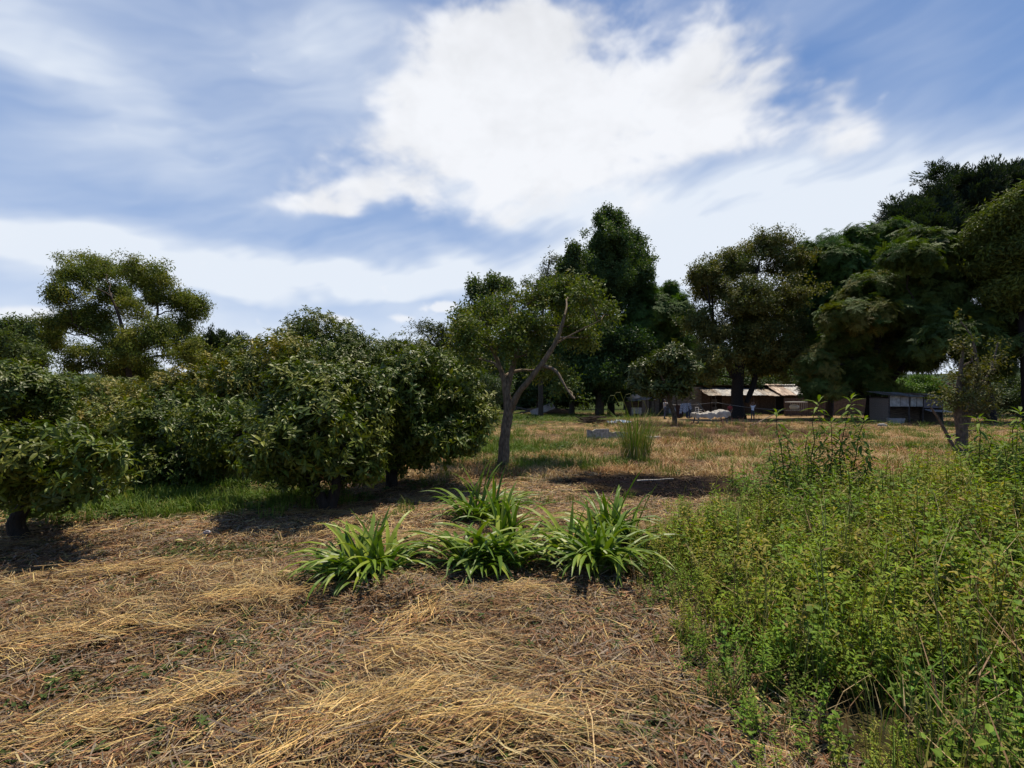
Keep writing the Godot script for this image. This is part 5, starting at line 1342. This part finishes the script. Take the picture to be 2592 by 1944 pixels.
	for bnd in [[Vector3(-2.4, 0.5, -0.4), Vector3(-5.0, 1.1, -0.8), 0.15], [Vector3(-2.2, 0.4, -0.3), Vector3(-4.2, 0.1, 0.4), 0.13], [Vector3(-3.6, 0.7, -0.6), Vector3(-4.6, 0.2, 0.0), 0.09]]:
		var bs2 := Shape.new()
		limb(bs2, bnd[0], bnd[1], bnd[2], 0.06, 7, Color(0.22, 0.18, 0.14), 0.2)
		part("branch", bs2.mesh(M.bark), lg)
	var slab := thing("sawn_slab", "pale sawn slab leaning on the felled trunk", "slab", grounded(Vector3(3.291, -0.694, -53.000)))
	part("board", bx(Vector3(2.6, 0.10, 1.1), Color(0.52, 0.42, 0.34), M.wood), slab, at(0, 0.62, 0, Vector3(0.55, 0.3, 0.42)))
	# small pale things near the shade and the ash
	var cup := thing("paper_scrap", "crumpled white paper scrap lying in the rounded tree's shade", "litter", grounded(Vector3(-3.394, -0.027, -5.500)))
	part("paper", lump(Vector3(0.03, 0.022, 0.022), Color(0.42, 0.41, 0.42), M.cloth, 0.7), cup, at(0, 0.05, 0))
	var rind := thing("fallen_leaf", "pale yellow fallen leaf at the edge of the rounded tree's shade", "leaf", grounded(Vector3(-3.475, -0.024, -5.150)))
	var rl := Shape.new()
	rl.leaf(Vector3(-0.045, 0.05, 0), Vector3.RIGHT, Vector3.UP, 0.10, 0.045, 0.05, 0.25, Color(0.55, 0.50, 0.26))
	part("blade", rl.mesh(M.leaf), rind)
	var ws := thing("bleached_stick", "bleached white stick lying at the left edge of the black ash patch", "stick", grounded(Vector3(2.551, -0.004, -9.000)))
	part("stick", pole(Vector3(-0.28, 0.05, 0.03), Vector3(0.42, 0.07, -0.08), 0.016, 0.008, Color(0.62, 0.58, 0.52), M.bark, 6), ws)
	for p in [[1401, 1038], [1438, 1037], [1505, 1063], [1520, 1048], [1430, 1020]]:
		pass

func chipped(size: Vector3, col: Color) -> ArrayMesh:
	# a slab with an uneven broken top edge
	var s := Shape.new()
	var n := 8
	var h := []
	for i in n + 1:
		h.append(size.y * (0.5 - 0.30 * maxf(0.0, n_mid.get_noise_2d(i * 0.5 + size.x * 13.0, col.r * 90.0))))
	for i in n:
		var x0 := (float(i) / n - 0.5) * size.x
		var x1 := (float(i + 1) / n - 0.5) * size.x
		var z := size.z * 0.5
		var b := -size.y * 0.5 - 0.05
		s.quad(Vector3(x0, b, z), Vector3(x0, h[i], z), Vector3(x1, h[i + 1], z), Vector3(x1, b, z), col)
		s.quad(Vector3(x1, b, -z), Vector3(x1, h[i + 1], -z), Vector3(x0, h[i], -z), Vector3(x0, b, -z), col)
		s.quad(Vector3(x0, h[i], z), Vector3(x0, h[i], -z), Vector3(x1, h[i + 1], -z), Vector3(x1, h[i + 1], z), col)
	for e in [0, n]:
		var x := (float(e) / n - 0.5) * size.x
		var z := size.z * 0.5
		var b := -size.y * 0.5 - 0.05
		s.quad(Vector3(x, b, -z), Vector3(x, h[e], -z), Vector3(x, h[e], z), Vector3(x, b, z), col)
	return s.mesh(M.concrete)

# ------------------------------------------------------------------ strap-leaved lilies, leaf by leaf
func strap(l: float, w: float, lift: float, droop: float, col: Color) -> ArrayMesh:
	var s := Shape.new()
	var pts := []
	var p := Vector3.ZERO
	var n := 8
	for i in n + 1:
		pts.append(p)
		var t := float(i) / n
		var e := lift - droop * pow(t, 1.5)
		p += Vector3(0, sin(e), cos(e)) * l / n
	for i in n:
		var w0 := w * 0.5 * (0.75 + 0.25 * sin(PI * minf(1.0, i * 1.6 / n))) * (1.0 if i < n - 2 else (1.0 - 0.45 * (i - n + 2)))
		var w1 := w * 0.5 * (0.75 + 0.25 * sin(PI * minf(1.0, (i + 1) * 1.6 / n))) * (1.0 if i + 1 < n - 2 else (1.0 - 0.47 * (i + 1 - n + 2)))
		var side := Vector3.RIGHT
		var nn: Vector3 = (pts[i + 1] - pts[i]).cross(side).normalized() * -1.0
		var c2 := col
		if i == 0: c2 = col.lerp(Color(0.30, 0.34, 0.12), 0.5)
		s.quad(pts[i] - side * w0 - nn * w0 * 0.45, pts[i + 1] - side * w1 - nn * w1 * 0.45, pts[i + 1], pts[i], c2)
		s.quad(pts[i], pts[i + 1], pts[i + 1] + side * w1 - nn * w1 * 0.45, pts[i] + side * w0 - nn * w0 * 0.45, c2)
	return s.mesh(M.lily_leaf)

func plant_lilies():
	var up := []
	var arch := []
	var flop := []
	var greens := [Color(0.10, 0.17, 0.02), Color(0.14, 0.21, 0.025), Color(0.08, 0.14, 0.018), Color(0.21, 0.26, 0.035), Color(0.11, 0.17, 0.028)]
	for k in 10:
		up.append(strap(rr(0.58, 0.82), rr(0.038, 0.05), rr(1.15, 1.45), rr(0.3, 1.3), greens[k % 5]))
		arch.append(strap(rr(0.6, 0.85), rr(0.040, 0.055), rr(0.8, 1.15), rr(1.3, 2.3), greens[(k + 1) % 5]))
		flop.append(strap(rr(0.55, 0.82), rr(0.040, 0.055), rr(0.55, 0.9), rr(1.2, 1.9), greens[(k + 3) % 5]))
	var yellow := [strap(0.34, 0.03, 0.5, 1.6, Color(0.26, 0.26, 0.04)), strap(0.4, 0.03, 0.3, 0.9, Color(0.22, 0.24, 0.035)), strap(0.36, 0.03, 0.2, 0.6, Color(0.34, 0.27, 0.09)), strap(0.45, 0.03, 0.35, 1.1, Color(0.30, 0.20, 0.09)), strap(0.3, 0.025, 0.15, 0.5, Color(0.20, 0.12, 0.06))]
	# label, place, crowns [dx, dz, upright, arching, flopping, yellow, size]
	var beds := [
		["lily clump standing leftmost, its arching leaves spread like a fountain", Vector3(-1.267, -0.011, -4.288), [[0.0, 0.0, 12, 18, 14, 1, 1.0], [-0.16, 0.02, 5, 12, 10, 1, 0.9], [0.15, -0.05, 6, 12, 10, 0, 0.95], [0.0, 0.14, 2, 6, 12, 2, 0.8]]],
		["middle lily clump with long leaves flopping flat to both sides", Vector3(-0.197, -0.012, -4.584), [[0.05, 0.0, 6, 14, 16, 0, 1.05], [-0.22, 0.05, 1, 8, 16, 1, 1.05], [0.22, 0.1, 2, 8, 10, 6, 0.9], [-0.05, 0.22, 0, 6, 10, 1, 0.8]]],
		["lily clump with stiff upright leaves rising behind the middle one", Vector3(-0.105, -0.013, -5.353), [[0.0, 0.0, 12, 5, 3, 0, 1.0], [0.1, -0.05, 7, 4, 2, 0, 0.95]]],
		["farthest lily clump, tall and narrow, nearest the avocado tree's shade", Vector3(-0.384, -0.015, -6.203), [[0.0, 0.0, 14, 8, 8, 1, 1.1], [-0.14, 0.0, 8, 6, 8, 0, 1.05], [0.16, 0.03, 6, 10, 10, 0, 1.0]]],
		["dark lily clump at the edge of the green weed thicket", Vector3(0.763, -0.012, -4.560), [[0.0, 0.0, 6, 16, 16, 1, 1.0], [-0.2, -0.12, 4, 14, 12, 0, 1.0], [0.16, 0.02, 6, 12, 12, 1, 0.95], [-0.02, 0.16, 1, 6, 12, 1, 0.85]]],
		["tall lily clump rising behind the dark one beside the weeds", Vector3(1.072, -0.013, -5.353), [[0.0, 0.0, 14, 10, 6, 0, 1.1], [0.2, 0.05, 8, 10, 6, 0, 1.0], [-0.15, 0.06, 8, 8, 6, 0, 1.0]]],
	]
	for b in beds:
		var o := thing("lily_clump", b[0], "lily", grounded(b[1]), "lily clumps")
		for c in b[2]:
			var lists := [up, arch, flop, yellow]
			for q in 4:
				for i in int(c[2 + q] * [0.55, 1.25, 1.7, 1.6][q]):
					var m: Mesh = lists[q][rng.randi() % lists[q].size()]
					var k: float = c[6] * rr(0.8, 1.12)
					var t := Transform3D(Basis.from_euler(Vector3(rr(-0.1, 0.1), rr(0, TAU), rr(-0.25, 0.25))).scaled(Vector3(k, k, k)), Vector3(c[0] + rr(-0.05, 0.05), gy(o.position.x + c[0], o.position.z + c[1]) - o.position.y - 0.01, c[1] + rr(-0.05, 0.05)))
					part("leaf", m, o, t)

# ------------------------------------------------------------------ grasses, straw and weeds
var bins := {}

func drop(kind: String, p: Vector3, b: Basis, c: Color):
	var n: int = bins[kind].size()
	var e = bins[kind][rng.randi() % n]
	e[1].append(Transform3D(b, p))
	e[2].append(c)

func kind_of(kind: String, maker: Callable, variants: int):
	var l := []
	for k in variants:
		l.append([maker.call(k), [], []])
	bins[kind] = l

func flush(called: String, label: String, category: String, kinds: Array):
	var o := Node3D.new()
	o.name = numbered(called)
	add_child(o)
	o.set_meta("kind", "stuff")
	o.set_meta("label", label)
	o.set_meta("category", category)
	for k in kinds:
		for e in bins[k]:
			if e[1].size():
				copies(k, e[0], e[1], e[2], o).set_meta("kind", "stuff")

const GOLD := Color(0.43, 0.31, 0.125)
const PALE := Color(0.52, 0.41, 0.21)
const BROWN := Color(0.22, 0.115, 0.055)
const GREYB := Color(0.21, 0.165, 0.115)

func straw_flat(_k: int) -> Mesh:
	var s := Shape.new()
	for i in 24:
		var a := rr(-0.7, 0.7)
		var l := rr(0.07, 0.2) if i % 3 else rr(0.2, 0.42)
		var d := Vector3(cos(a), rr(-0.03, 0.06), sin(a)) * l
		var p := Vector3(rr(-0.16, 0.16), rr(0.004, 0.045), rr(-0.12, 0.12)) - d * 0.5
		var bow := Vector3(rr(-0.04, 0.04), rr(0.0, 0.03), rr(-0.05, 0.05))
		s.ribbon([p, p + d * 0.5 + bow, p + d], rr(0.0022, 0.0065), (Vector3(-sin(a), rr(-0.6, 0.6), cos(a))).normalized(), tint([GOLD, PALE, GREYB, BROWN, GOLD][i % 5], 0.35))
	return s.mesh(M.straw)

func straw_mess(_k: int) -> Mesh:
	var s := Shape.new()
	for i in 30:
		var a := rr(0, TAU)
		var l := rr(0.05, 0.2)
		var d := Vector3(cos(a), rr(-0.15, 0.25), sin(a)) * l
		var p := Vector3(rr(-0.15, 0.15), rr(0.004, 0.03), rr(-0.15, 0.15)) - d * 0.3
		s.ribbon([p, p + d * 0.5 + rand_dir() * 0.012, p + d], rr(0.003, 0.007), (Vector3(-sin(a), rr(-1, 1), cos(a))).normalized(), tint([BROWN, GREYB, BROWN, GOLD, GREYB][i % 5], 0.35))
	return s.mesh(M.straw)

func crumbs(_k: int) -> Mesh:
	var s := Shape.new()
	for i in 40:
		var p := Vector3(rr(-0.14, 0.14), rr(0.003, 0.022), rr(-0.14, 0.14))
		s.blade2(p, (rand_dir() * Vector3(1, 0.35, 1)).normalized(), (Vector3.UP + rand_dir() * 0.6).normalized(), rr(0.012, 0.04), rr(0.006, 0.018), tint([Color(0.10, 0.06, 0.035), BROWN, GREYB, Color(0.055, 0.038, 0.028), Color(0.28, 0.19, 0.10)][i % 5], 0.3))
	return s.mesh(M.litter)

func seedlings(_k: int) -> Mesh:
	var s := Shape.new()
	for q in 5:
		var o := Vector3(rr(-0.1, 0.1), 0, rr(-0.1, 0.1))
		var h := rr(0.015, 0.05)
		for i in 6:
			var a := i * 2.4 + rr(-0.3, 0.3)
			s.leaf(o + Vector3(0, h * i / 6.0, 0), Vector3(cos(a), rr(0.0, 0.5), sin(a)).normalized(), Vector3.UP, rr(0.018, 0.036), rr(0.012, 0.02), rr(0.0, 0.4), 0.12, tint(Color(0.075, 0.11, 0.03), 0.3))
	return s.mesh(M.weed_leaf)

func tuft(n: int, h0: float, h1: float, spread: float, w: float, cols: Array, lean: float, m: String) -> Mesh:
	var s := Shape.new()
	for i in n:
		var a := rr(0, TAU)
		var h := rr(h0, h1)
		var o := Vector3(rr(-1, 1), 0, rr(-1, 1)) * spread
		var d := Vector3(cos(a), 0, sin(a)) * h * rr(0.05, lean)
		s.ribbon([o, o + Vector3(0, h * 0.55, 0) + d * 0.35, o + Vector3(0, h * rr(0.8, 0.98), 0) + d], w * rr(0.7, 1.3), Vector3(-sin(a), 0, cos(a)), tint(cols[i % cols.size()], 0.25))
	return s.mesh(M[m])

func weed_plant(k: int) -> Mesh:
	# upright leafy stems of several sorts: small ovate, lance-shaped, large toothed, fine bushy
	var s := Shape.new()
	var sort := k % 4
	var h: float = [rr(0.28, 0.44), rr(0.34, 0.55), rr(0.30, 0.42), rr(0.20, 0.34)][sort]
	var tone: Color = [Color(0.175, 0.26, 0.03), Color(0.20, 0.28, 0.034), Color(0.145, 0.23, 0.034), Color(0.225, 0.275, 0.042)][sort]
	if k % 7 == 5: tone = Color(0.27, 0.25, 0.06)
	var shoots: int = [4, 3, 3, 6][sort]
	for sh in shoots:
		var a0 := rr(0, TAU)
		var ln := rr(0.2, 0.7) if sh > 0 else rr(0.0, 0.2)
		var hh := h * (1.0 if sh == 0 else rr(0.55, 0.95))
		var top := Vector3(cos(a0) * ln, 1.0, sin(a0) * ln) * hh
		s.ribbon([Vector3.ZERO, top * 0.5 + rand_dir() * 0.02, top], 0.006, Vector3(-sin(a0), 0, cos(a0)), tint(Color(0.15, 0.14, 0.045), 0.3), 0.0, 0.4)
		var n: int = [18, 26, 9, 16][sort]
		for i in n:
			var t := 0.18 + 0.82 * pow(i / (n - 1.0), 0.75)
			var a := i * 2.4 + a0 + rr(-0.5, 0.5)
			var l: float = [rr(0.03, 0.055), rr(0.045, 0.075), rr(0.04, 0.07), rr(0.02, 0.036)][sort] * (1.15 - 0.45 * t)
			var el := rr(-0.25, 0.6) + t * 0.35
			var dir := Vector3(cos(a) * cos(el), sin(el), sin(a) * cos(el))
			var wide: float = [0.5, 0.24, 0.58, 0.55][sort]
			var col := tint(tone, 0.3)
			if rng.randf() < 0.04: col = tint(Color(0.24, 0.18, 0.07), 0.3)
			s.leaf(top * t, dir, (Vector3.UP + rand_dir() * 0.5).normalized(), l, l * wide, rr(0.0, 0.6), rr(0.04, 0.25), col)
	return s.mesh(M.weed_leaf)

func grass_stalk(_k: int) -> Mesh:
	var s := Shape.new()
	for i in 7:
		var a := rr(0, TAU)
		var h := rr(0.35, 0.75)
		var d := Vector3(cos(a), 0, sin(a)) * h * rr(0.1, 0.5)
		var o := Vector3(rr(-0.06, 0.06), 0, rr(-0.06, 0.06))
		s.ribbon([o, o + Vector3(0, h * 0.5, 0) + d * 0.25, o + Vector3(0, h * 0.85, 0) + d * 0.6, o + Vector3(0, h * 0.95, 0) + d], 0.005, Vector3(-sin(a), 0, cos(a)), tint([Color(0.12, 0.15, 0.03), Color(0.25, 0.22, 0.08), Color(0.16, 0.11, 0.05)][i % 3], 0.3))
	return s.mesh(M.grass)

func spin(a: float, k: float, ky := 1.0) -> Basis:
	return Basis(Vector3.UP, a) * Basis.from_scale(Vector3(k, k * ky, k))

func plant_stuff():
	kind_of("straw", straw_flat, 7)
	kind_of("mulch", straw_mess, 7)
	kind_of("crumbs", crumbs, 5)
	kind_of("seedlings", seedlings, 6)
	kind_of("dry_grass", func(_k): return tuft(20, 0.10, 0.30, 0.13, 0.006, [GOLD, Color(0.44, 0.30, 0.14), Color(0.32, 0.19, 0.10), Color(0.55, 0.42, 0.22)], 1.0, "straw"), 6)
	kind_of("red_stalks", func(_k): return tuft(16, 0.25, 0.55, 0.12, 0.006, [Color(0.20, 0.09, 0.06), Color(0.26, 0.13, 0.08), Color(0.15, 0.08, 0.06)], 0.6, "straw"), 4)
	kind_of("green_grass", func(_k): return tuft(26, 0.06, 0.20, 0.11, 0.006, [Color(0.09, 0.16, 0.02), Color(0.12, 0.19, 0.025), Color(0.17, 0.20, 0.035)], 0.8, "grass"), 6)
	kind_of("weeds", weed_plant, 16)
	kind_of("grass_stalks", grass_stalk, 4)
	var one := Color.WHITE
	# bands of distance: from, to, clumps per square metre, size
	for band in [[0.9, 4.0, 150.0, 1.0], [4.0, 8.0, 95.0, 1.05], [8.0, 14.0, 48.0, 1.25], [14.0, 26.0, 22.0, 1.6], [26.0, 62.0, 5.0, 2.6]]:
		var d0: float = band[0]
		var d1: float = band[1]
		var wide := 1.12
		var area := wide * (d1 * d1 - d0 * d0) + 5.0 * (d1 - d0)
		for i in int(area * band[2]):
			var d := sqrt(lerpf(d0 * d0, d1 * d1, rng.randf()))
			var x := rr(-1, 1) * (d * wide + 2.5)
			var p := on(x, -d)
			var k: float = band[3] * rr(0.8, 1.25)
			var wm := weed_mask(x, d)
			if wm > 0.7:
				continue
			var am := ash_mask(x, d)
			if am > 0.35:
				if rng.randf() < 0.03: drop("mulch", p, spin(rr(0, TAU), k), Color(0.5, 0.4, 0.4) * rr(0.1, 0.7))
				elif rng.randf() < 0.35: drop("crumbs", p, spin(rr(0, TAU), k), Color(0.10, 0.10, 0.12) * rr(0.3, 1.5))
				continue
			var dm := dirt_mask(x, d)
			if rng.randf() < dm * 0.97: continue
			var gm := green_mask(x, d)
			var along := x * 0.94 + d * 0.34
			var across := d * 0.94 - x * 0.34
			var swath := n_mid.get_noise_2d(along * 0.45, across * 1.5 + 40.0) + 0.35 * n_mid.get_noise_2d(x * 2.2, d * 2.2 + 9.0)
			for h in heaps:
				var q: float = ((x - h[0]) * (x - h[0]) + (-d - h[1]) * (-d - h[1]) * 1.6) / (h[2] * h[2])
				if q < 1.5: swath += 0.45 * (1.5 - q)
			var r := rng.randf()
			if r < gm * 0.85:
				var gc := one * rr(0.75, 1.2)
				if d < 6.0 or r < gm * 0.22: drop("seedlings", p, spin(rr(0, TAU), k * (1.0 if d < 6.0 else 2.4)), gc)
				else: drop("green_grass", p, spin(rr(0, TAU), k, rr(0.7, 1.3) if d < 26.0 else rr(0.15, 0.35)), gc)
				continue
			if d < 9.5 + 1.5 * n_mid.get_noise_2d(x, 3.0):
				var turn := -0.34 + 0.9 * n_mid.get_noise_2d(x * 0.9 + 70.0, d * 0.9) + rr(-0.35, 0.35)
				if swath > 0.24 and r < 0.05 + swath * 0.62: drop("straw", p, spin(turn if rng.randf() < 0.8 else rr(0, TAU), k, rr(0.6, 1.5)), one.lerp(Color(0.7, 0.6, 0.55), rng.randf()) * rr(0.6, 1.05) * (1.0 if d < 5.5 else 1.25))
				elif r < 0.62: drop("mulch", p, spin(rr(0, TAU), k), one * rr(0.6, 1.15) * (1.0 if d < 5.5 else 1.45))
				elif r < 0.84: drop("crumbs", p, spin(rr(0, TAU), k * 1.1), one * rr(0.6, 1.2))
				else: drop("seedlings" if swath < 0.25 or d < 4.0 else "straw", p, spin(rr(0, TAU), k), one * rr(0.7, 1.1))
			else:
				if d > 18.0 and d < 31.0 and x > 5.5 and x < 14.0 and n_mid.get_noise_2d(x * 0.7, d * 0.7) > 0.05 and r < 0.75: drop("red_stalks", p, spin(rr(0, TAU), k * 0.55, 0.8), one * rr(0.8, 1.2))
				elif n_big.get_noise_2d(x * 2.4 + 7.0, d * 2.4) < -0.18 and rng.randf() < 0.7: drop("mulch", p, spin(rr(0, TAU), k), Color(0.75, 0.6, 0.5) * rr(0.5, 1.1))
				elif r < 0.80: drop("dry_grass", p, spin(rr(0, TAU), k * 0.9, rr(0.25, 0.6) if d < 18.0 else rr(0.12, 0.3) if d < 26.0 else rr(0.05, 0.14)), one.lerp(Color(0.80, 0.64, 0.5), clampf(0.5 + 1.6 * n_big.get_noise_2d(x * 3.0, d * 3.0 + 80.0), 0.0, 1.0)) * rr(0.75, 1.2))
				elif r < 0.9: drop("mulch", p, spin(rr(0, TAU), k), one * rr(0.7, 1.2))
				else: drop("green_grass", p, spin(rr(0, TAU), k * 0.8), one * rr(0.8, 1.2))
	# combed swaths of pale straw: place, direction, half length, half width, clumps
	for w in [[-0.55, 2.42, 0.5, 0.42, 0.16, 22], [-0.10, 2.36, 0.12, 0.36, 0.13, 20], [-0.50, 2.95, 0.05, 0.40, 0.12, 19], [-0.85, 2.30, 1.0, 0.30, 0.16, 13], [0.15, 3.85, -0.1, 0.28, 0.08, 11], [-2.0, 3.75, 0.5, 0.6, 0.12, 21], [-2.7, 3.2, 0.35, 0.6, 0.14, 22], [-2.1, 2.35, 0.45, 0.7, 0.14, 21], [-0.62, 3.45, 0.9, 0.30, 0.10, 11], [-3.4, 4.4, 0.25, 0.8, 0.14, 19], [-2.6, 6.6, 0.15, 1.0, 0.2, 19], [-1.2, 5.0, 0.3, 0.4, 0.12, 11], [0.3, 6.2, 0.2, 0.7, 0.15, 15]]:
		for i in w[5] * 2:
			var u: float = rng.randfn(0.0, 0.5) * w[3]
			var v: float = rng.randfn(0.0, 0.5) * w[4]
			var x: float = w[0] + u * cos(w[2]) - v * sin(w[2])
			var d: float = w[1] + u * sin(w[2]) + v * cos(w[2])
			drop("straw", on(x, -d) + Vector3(0, 0.05 * rng.randf() * exp(-v * v / (w[4] * w[4])), 0), spin(w[2] + rr(-0.5, 0.5), rr(0.6, 1.1), rr(0.5, 1.3)), Color(1.0, 0.93, 0.8) * rr(0.8, 1.25))
	# the thicket of weeds on the right
	for band in [[0.8, 3.0, 120.0, 1.0], [3.0, 6.0, 95.0, 1.1], [6.0, 12.0, 60.0, 1.25]]:
		var d0: float = band[0]
		var d1: float = band[1]
		var area := 0.5 * 1.15 * (d1 * d1 - d0 * d0) + 3.0 * (d1 - d0)
		for i in int(area * band[2]):
			var d := sqrt(lerpf(d0 * d0, d1 * d1, rng.randf()))
			var x := rr(0.7, d * 1.15 + 3.0)
			var wm := weed_mask(x, d)
			if wm <= 0.02 or rng.randf() > wm * 3.0 + 0.15: continue
			if Vector2(x, d).length() < 1.5: continue
			var tall := (0.3 + 0.7 * wm) * (1.0 + 0.10 * clampf(x - 2.5, 0.0, 4.0)) * (1.0 + 0.35 * n_big.get_noise_2d(x * 5.0 + 9.0, d * 5.0))
			var p := on(x, -d)
			var r := rng.randf()
			var patch := clampf(0.5 + 1.2 * n_mid.get_noise_2d(x * 0.9 + 20.0, d * 0.9), 0.0, 1.0)
			var c := Color(0.72, 0.85, 0.85).lerp(Color(1.2, 1.08, 0.9), patch) * rr(0.75, 1.15)
			var hollow := n_mid.get_noise_2d(x * 1.1 + 33.0, d * 1.1)
			if hollow < -0.26 and rng.randf() < 0.7: continue
			if r < 0.72: drop("weeds", p, spin(rr(0, TAU), band[3] * tall * rr(0.65, 1.3)), c)
			elif r < 0.76: drop("dry_grass", p, spin(rr(0, TAU), 1.4 * tall, rr(0.9, 1.6)), one * rr(0.6, 1.0))
			elif r < 0.90: drop("grass_stalks", p, spin(rr(0, TAU), tall * rr(0.8, 1.2)), c)
			else: drop("green_grass", p, spin(rr(0, TAU), 2.0 * tall), c)
	# a bushier stand round the tall weeds
	for i in 170:
		var x := rr(3.3, 5.4) if i % 3 else rr(5.6, 8.0)
		var d := rr(6.0, 7.6)
		var near := clampf(1.0 - absf(x - 4.3) / 1.1, 0.0, 1.0) if x < 5.5 else 0.5
		drop("weeds", on(x, -d), spin(rr(0, TAU), rr(1.1, 1.5) + near * rr(0.2, 0.9)), Color(0.75, 0.85, 0.9) * rr(0.75, 1.1))
	# scattered young weeds in the dry field
	for i in 700:
		var d := rr(8.0, 26.0)
		var x := rr(4.0, d * 1.1)
		if n_mid.get_noise_2d(x * 0.6, d * 0.6 + 60.0) < 0.02 or ash_mask(x, d) > 0.1: continue
		drop("weeds", on(x, -d), spin(rr(0, TAU), rr(0.4, 0.8)), Color(1.0, 0.95, 0.9) * rr(0.7, 1.1))
	flush("cut_straw", "golden brown cut straw and mulch strewn over the mown ground", "straw", ["straw", "mulch", "crumbs"])
	flush("dry_grass", "dry golden and reddish grass over the field before the shed", "grass", ["dry_grass", "red_stalks"])
	flush("green_grass", "short green grass and small seedlings in patches", "grass", ["green_grass", "seedlings"])
	flush("weed_thicket", "dense thicket of leafy yellow-green weeds and grass stalks on the right", "weeds", ["weeds", "grass_stalks"])
	tall_plants()

func tall_plants():
	# upright weeds standing out of the thicket
	var lf := []
	for k in 6:
		var s := Shape.new()
		s.leaf(Vector3.ZERO, Vector3(0, 0, 1), Vector3.UP, 0.115 + 0.01 * k, 0.024 + 0.002 * k, 0.25 + 0.1 * k, 0.15, [Color(0.14, 0.20, 0.035), Color(0.18, 0.24, 0.045), Color(0.11, 0.165, 0.03)][k % 3])
		lf.append(s.mesh(M.weed_leaf))
	for w in [["taller of two upright leafy weeds standing before the black trunks", Vector3(4.549, 1.525, -6.600), 0.0, 1.0], ["shorter leafy weed beside the taller one before the black trunks", Vector3(4.175, 1.486, -6.700), 0.0, 1.0], ["drooping leafy weed left of the two upright ones", Vector3(3.689, 1.333, -6.600), -0.18, 0.8], ["spiky leafy weed by the right edge below the creeper stump's shoots", Vector3(6.324, 1.367, -6.200), 0.1, 1.2], ["leafy weed between the creeper stump and the right edge", Vector3(6.296, 1.259, -6.600), -0.05, 1.0]]:
		var tip: Vector3 = w[1]
		var b := grounded(tip)
		var o := thing("tall_weed", w[0], "weed", b, "tall weeds above the thicket")
		for sh in 4:
			var h: float = (tip.y - b.y) * [1.0, 0.82, 0.68, 0.55][sh]
			var lean: float = w[2] + [0.0, 0.14, -0.18, 0.3][sh]
			var top := Vector3(lean * h * 0.6, h, [0.0, 0.1, -0.08, 0.14][sh])
			var st := Shape.new()
			limb(st, Vector3([0.0, 0.05, -0.06, 0.08][sh], -0.02, 0), top, 0.011, 0.004, 5, Color(0.10, 0.085, 0.045), 0.1)
			part("stem", st.mesh(M.bark), o)
			var n := int(62 * w[3])
			for i in n:
				var t := 0.22 + 0.78 * pow(i / (n - 1.0), 0.8)
				var a := i * 2.4
				var el := rr(-0.1, 0.45) + (0.6 if i > n - 6 else 0.0)
				var dir := Vector3(cos(a) * cos(el), sin(el), sin(a) * cos(el))
				var up := (Vector3.UP + rand_dir() * 0.2).normalized()
				var x := up.cross(dir).normalized()
				var k := rr(0.9, 1.4) * (0.8 if t < 0.5 else 1.0)
				part("leaf", lf[rng.randi() % 6], o, Transform3D(Basis(x, dir.cross(x), dir).scaled(Vector3(k, k, k)), top * t + Vector3(0, 0.02 * sin(t * 3.0), 0)))
	# the tall clump of grass by the trough
	var g := thing("grass_clump", "tall clump of green blades with arching seed stems by the concrete trough", "grass clump", grounded(Vector3(3.071, -0.061, -12.200)))
	var s := Shape.new()
	for i in 330:
		var a := rr(0, TAU)
		var h := rr(0.55, 1.4)
		var q := pow(rng.randf(), 0.6) * 0.34
		var o := Vector3(cos(a) * q, -0.02, sin(a) * q)
		var a2 := a + rr(-0.8, 0.8)
		var d := Vector3(cos(a2), 0, sin(a2)) * h * rr(0.08, 0.62)
		var col := tint([Color(0.10, 0.18, 0.025), Color(0.13, 0.21, 0.03), Color(0.17, 0.24, 0.045), Color(0.27, 0.23, 0.10)][i % 4 if i % 9 else 3], 0.25)
		var end := o + Vector3(0, h, 0) + d
		if i % 6 == 0: end += d * 0.8 - Vector3(0, h * 0.35, 0)
		s.ribbon([o, o + Vector3(0, h * 0.45, 0) + d * 0.2, o + Vector3(0, h * 0.8, 0) + d * 0.55, end], rr(0.010, 0.018), Vector3(-sin(a2), 0, cos(a2)), col, 0.4)
	for i in 60:
		var a := rr(0, TAU)
		var o := Vector3(cos(a) * 0.25, 0, sin(a) * 0.25)
		var d := Vector3(cos(a), 0, sin(a)) * rr(0.2, 0.5)
		s.ribbon([o, o + d * 0.4 + Vector3(0, rr(0.2, 0.4), 0), o + d + Vector3(0, rr(0.0, 0.2), 0)], 0.012, Vector3(-sin(a), 0, cos(a)), tint(Color(0.30, 0.23, 0.12), 0.3))
	for e in [[-0.55, 1.62, 0.1], [-0.38, 1.70, 0.0], [-0.10, 1.66, -0.1], [0.05, 1.50, 0.1], [0.75, 0.85, 0.1], [0.60, 0.70, 0.0], [-0.75, 1.05, 0.1]]:
		var tp := Vector3(e[0], e[1], e[2])
		s.ribbon([Vector3(e[0] * 0.2, 0, 0), Vector3(e[0] * 0.35, e[1] * 0.6, 0), tp, tp + Vector3(signf(e[0]) * 0.12, -0.02, 0), tp + Vector3(signf(e[0]) * 0.2, -0.22, 0)], 0.014, Vector3(0.3, 0, 0.95), Color(0.28, 0.28, 0.12), 0.3, 0.5)
	part("foliage", s.mesh(M.grass), g).set_meta("kind", "stuff")
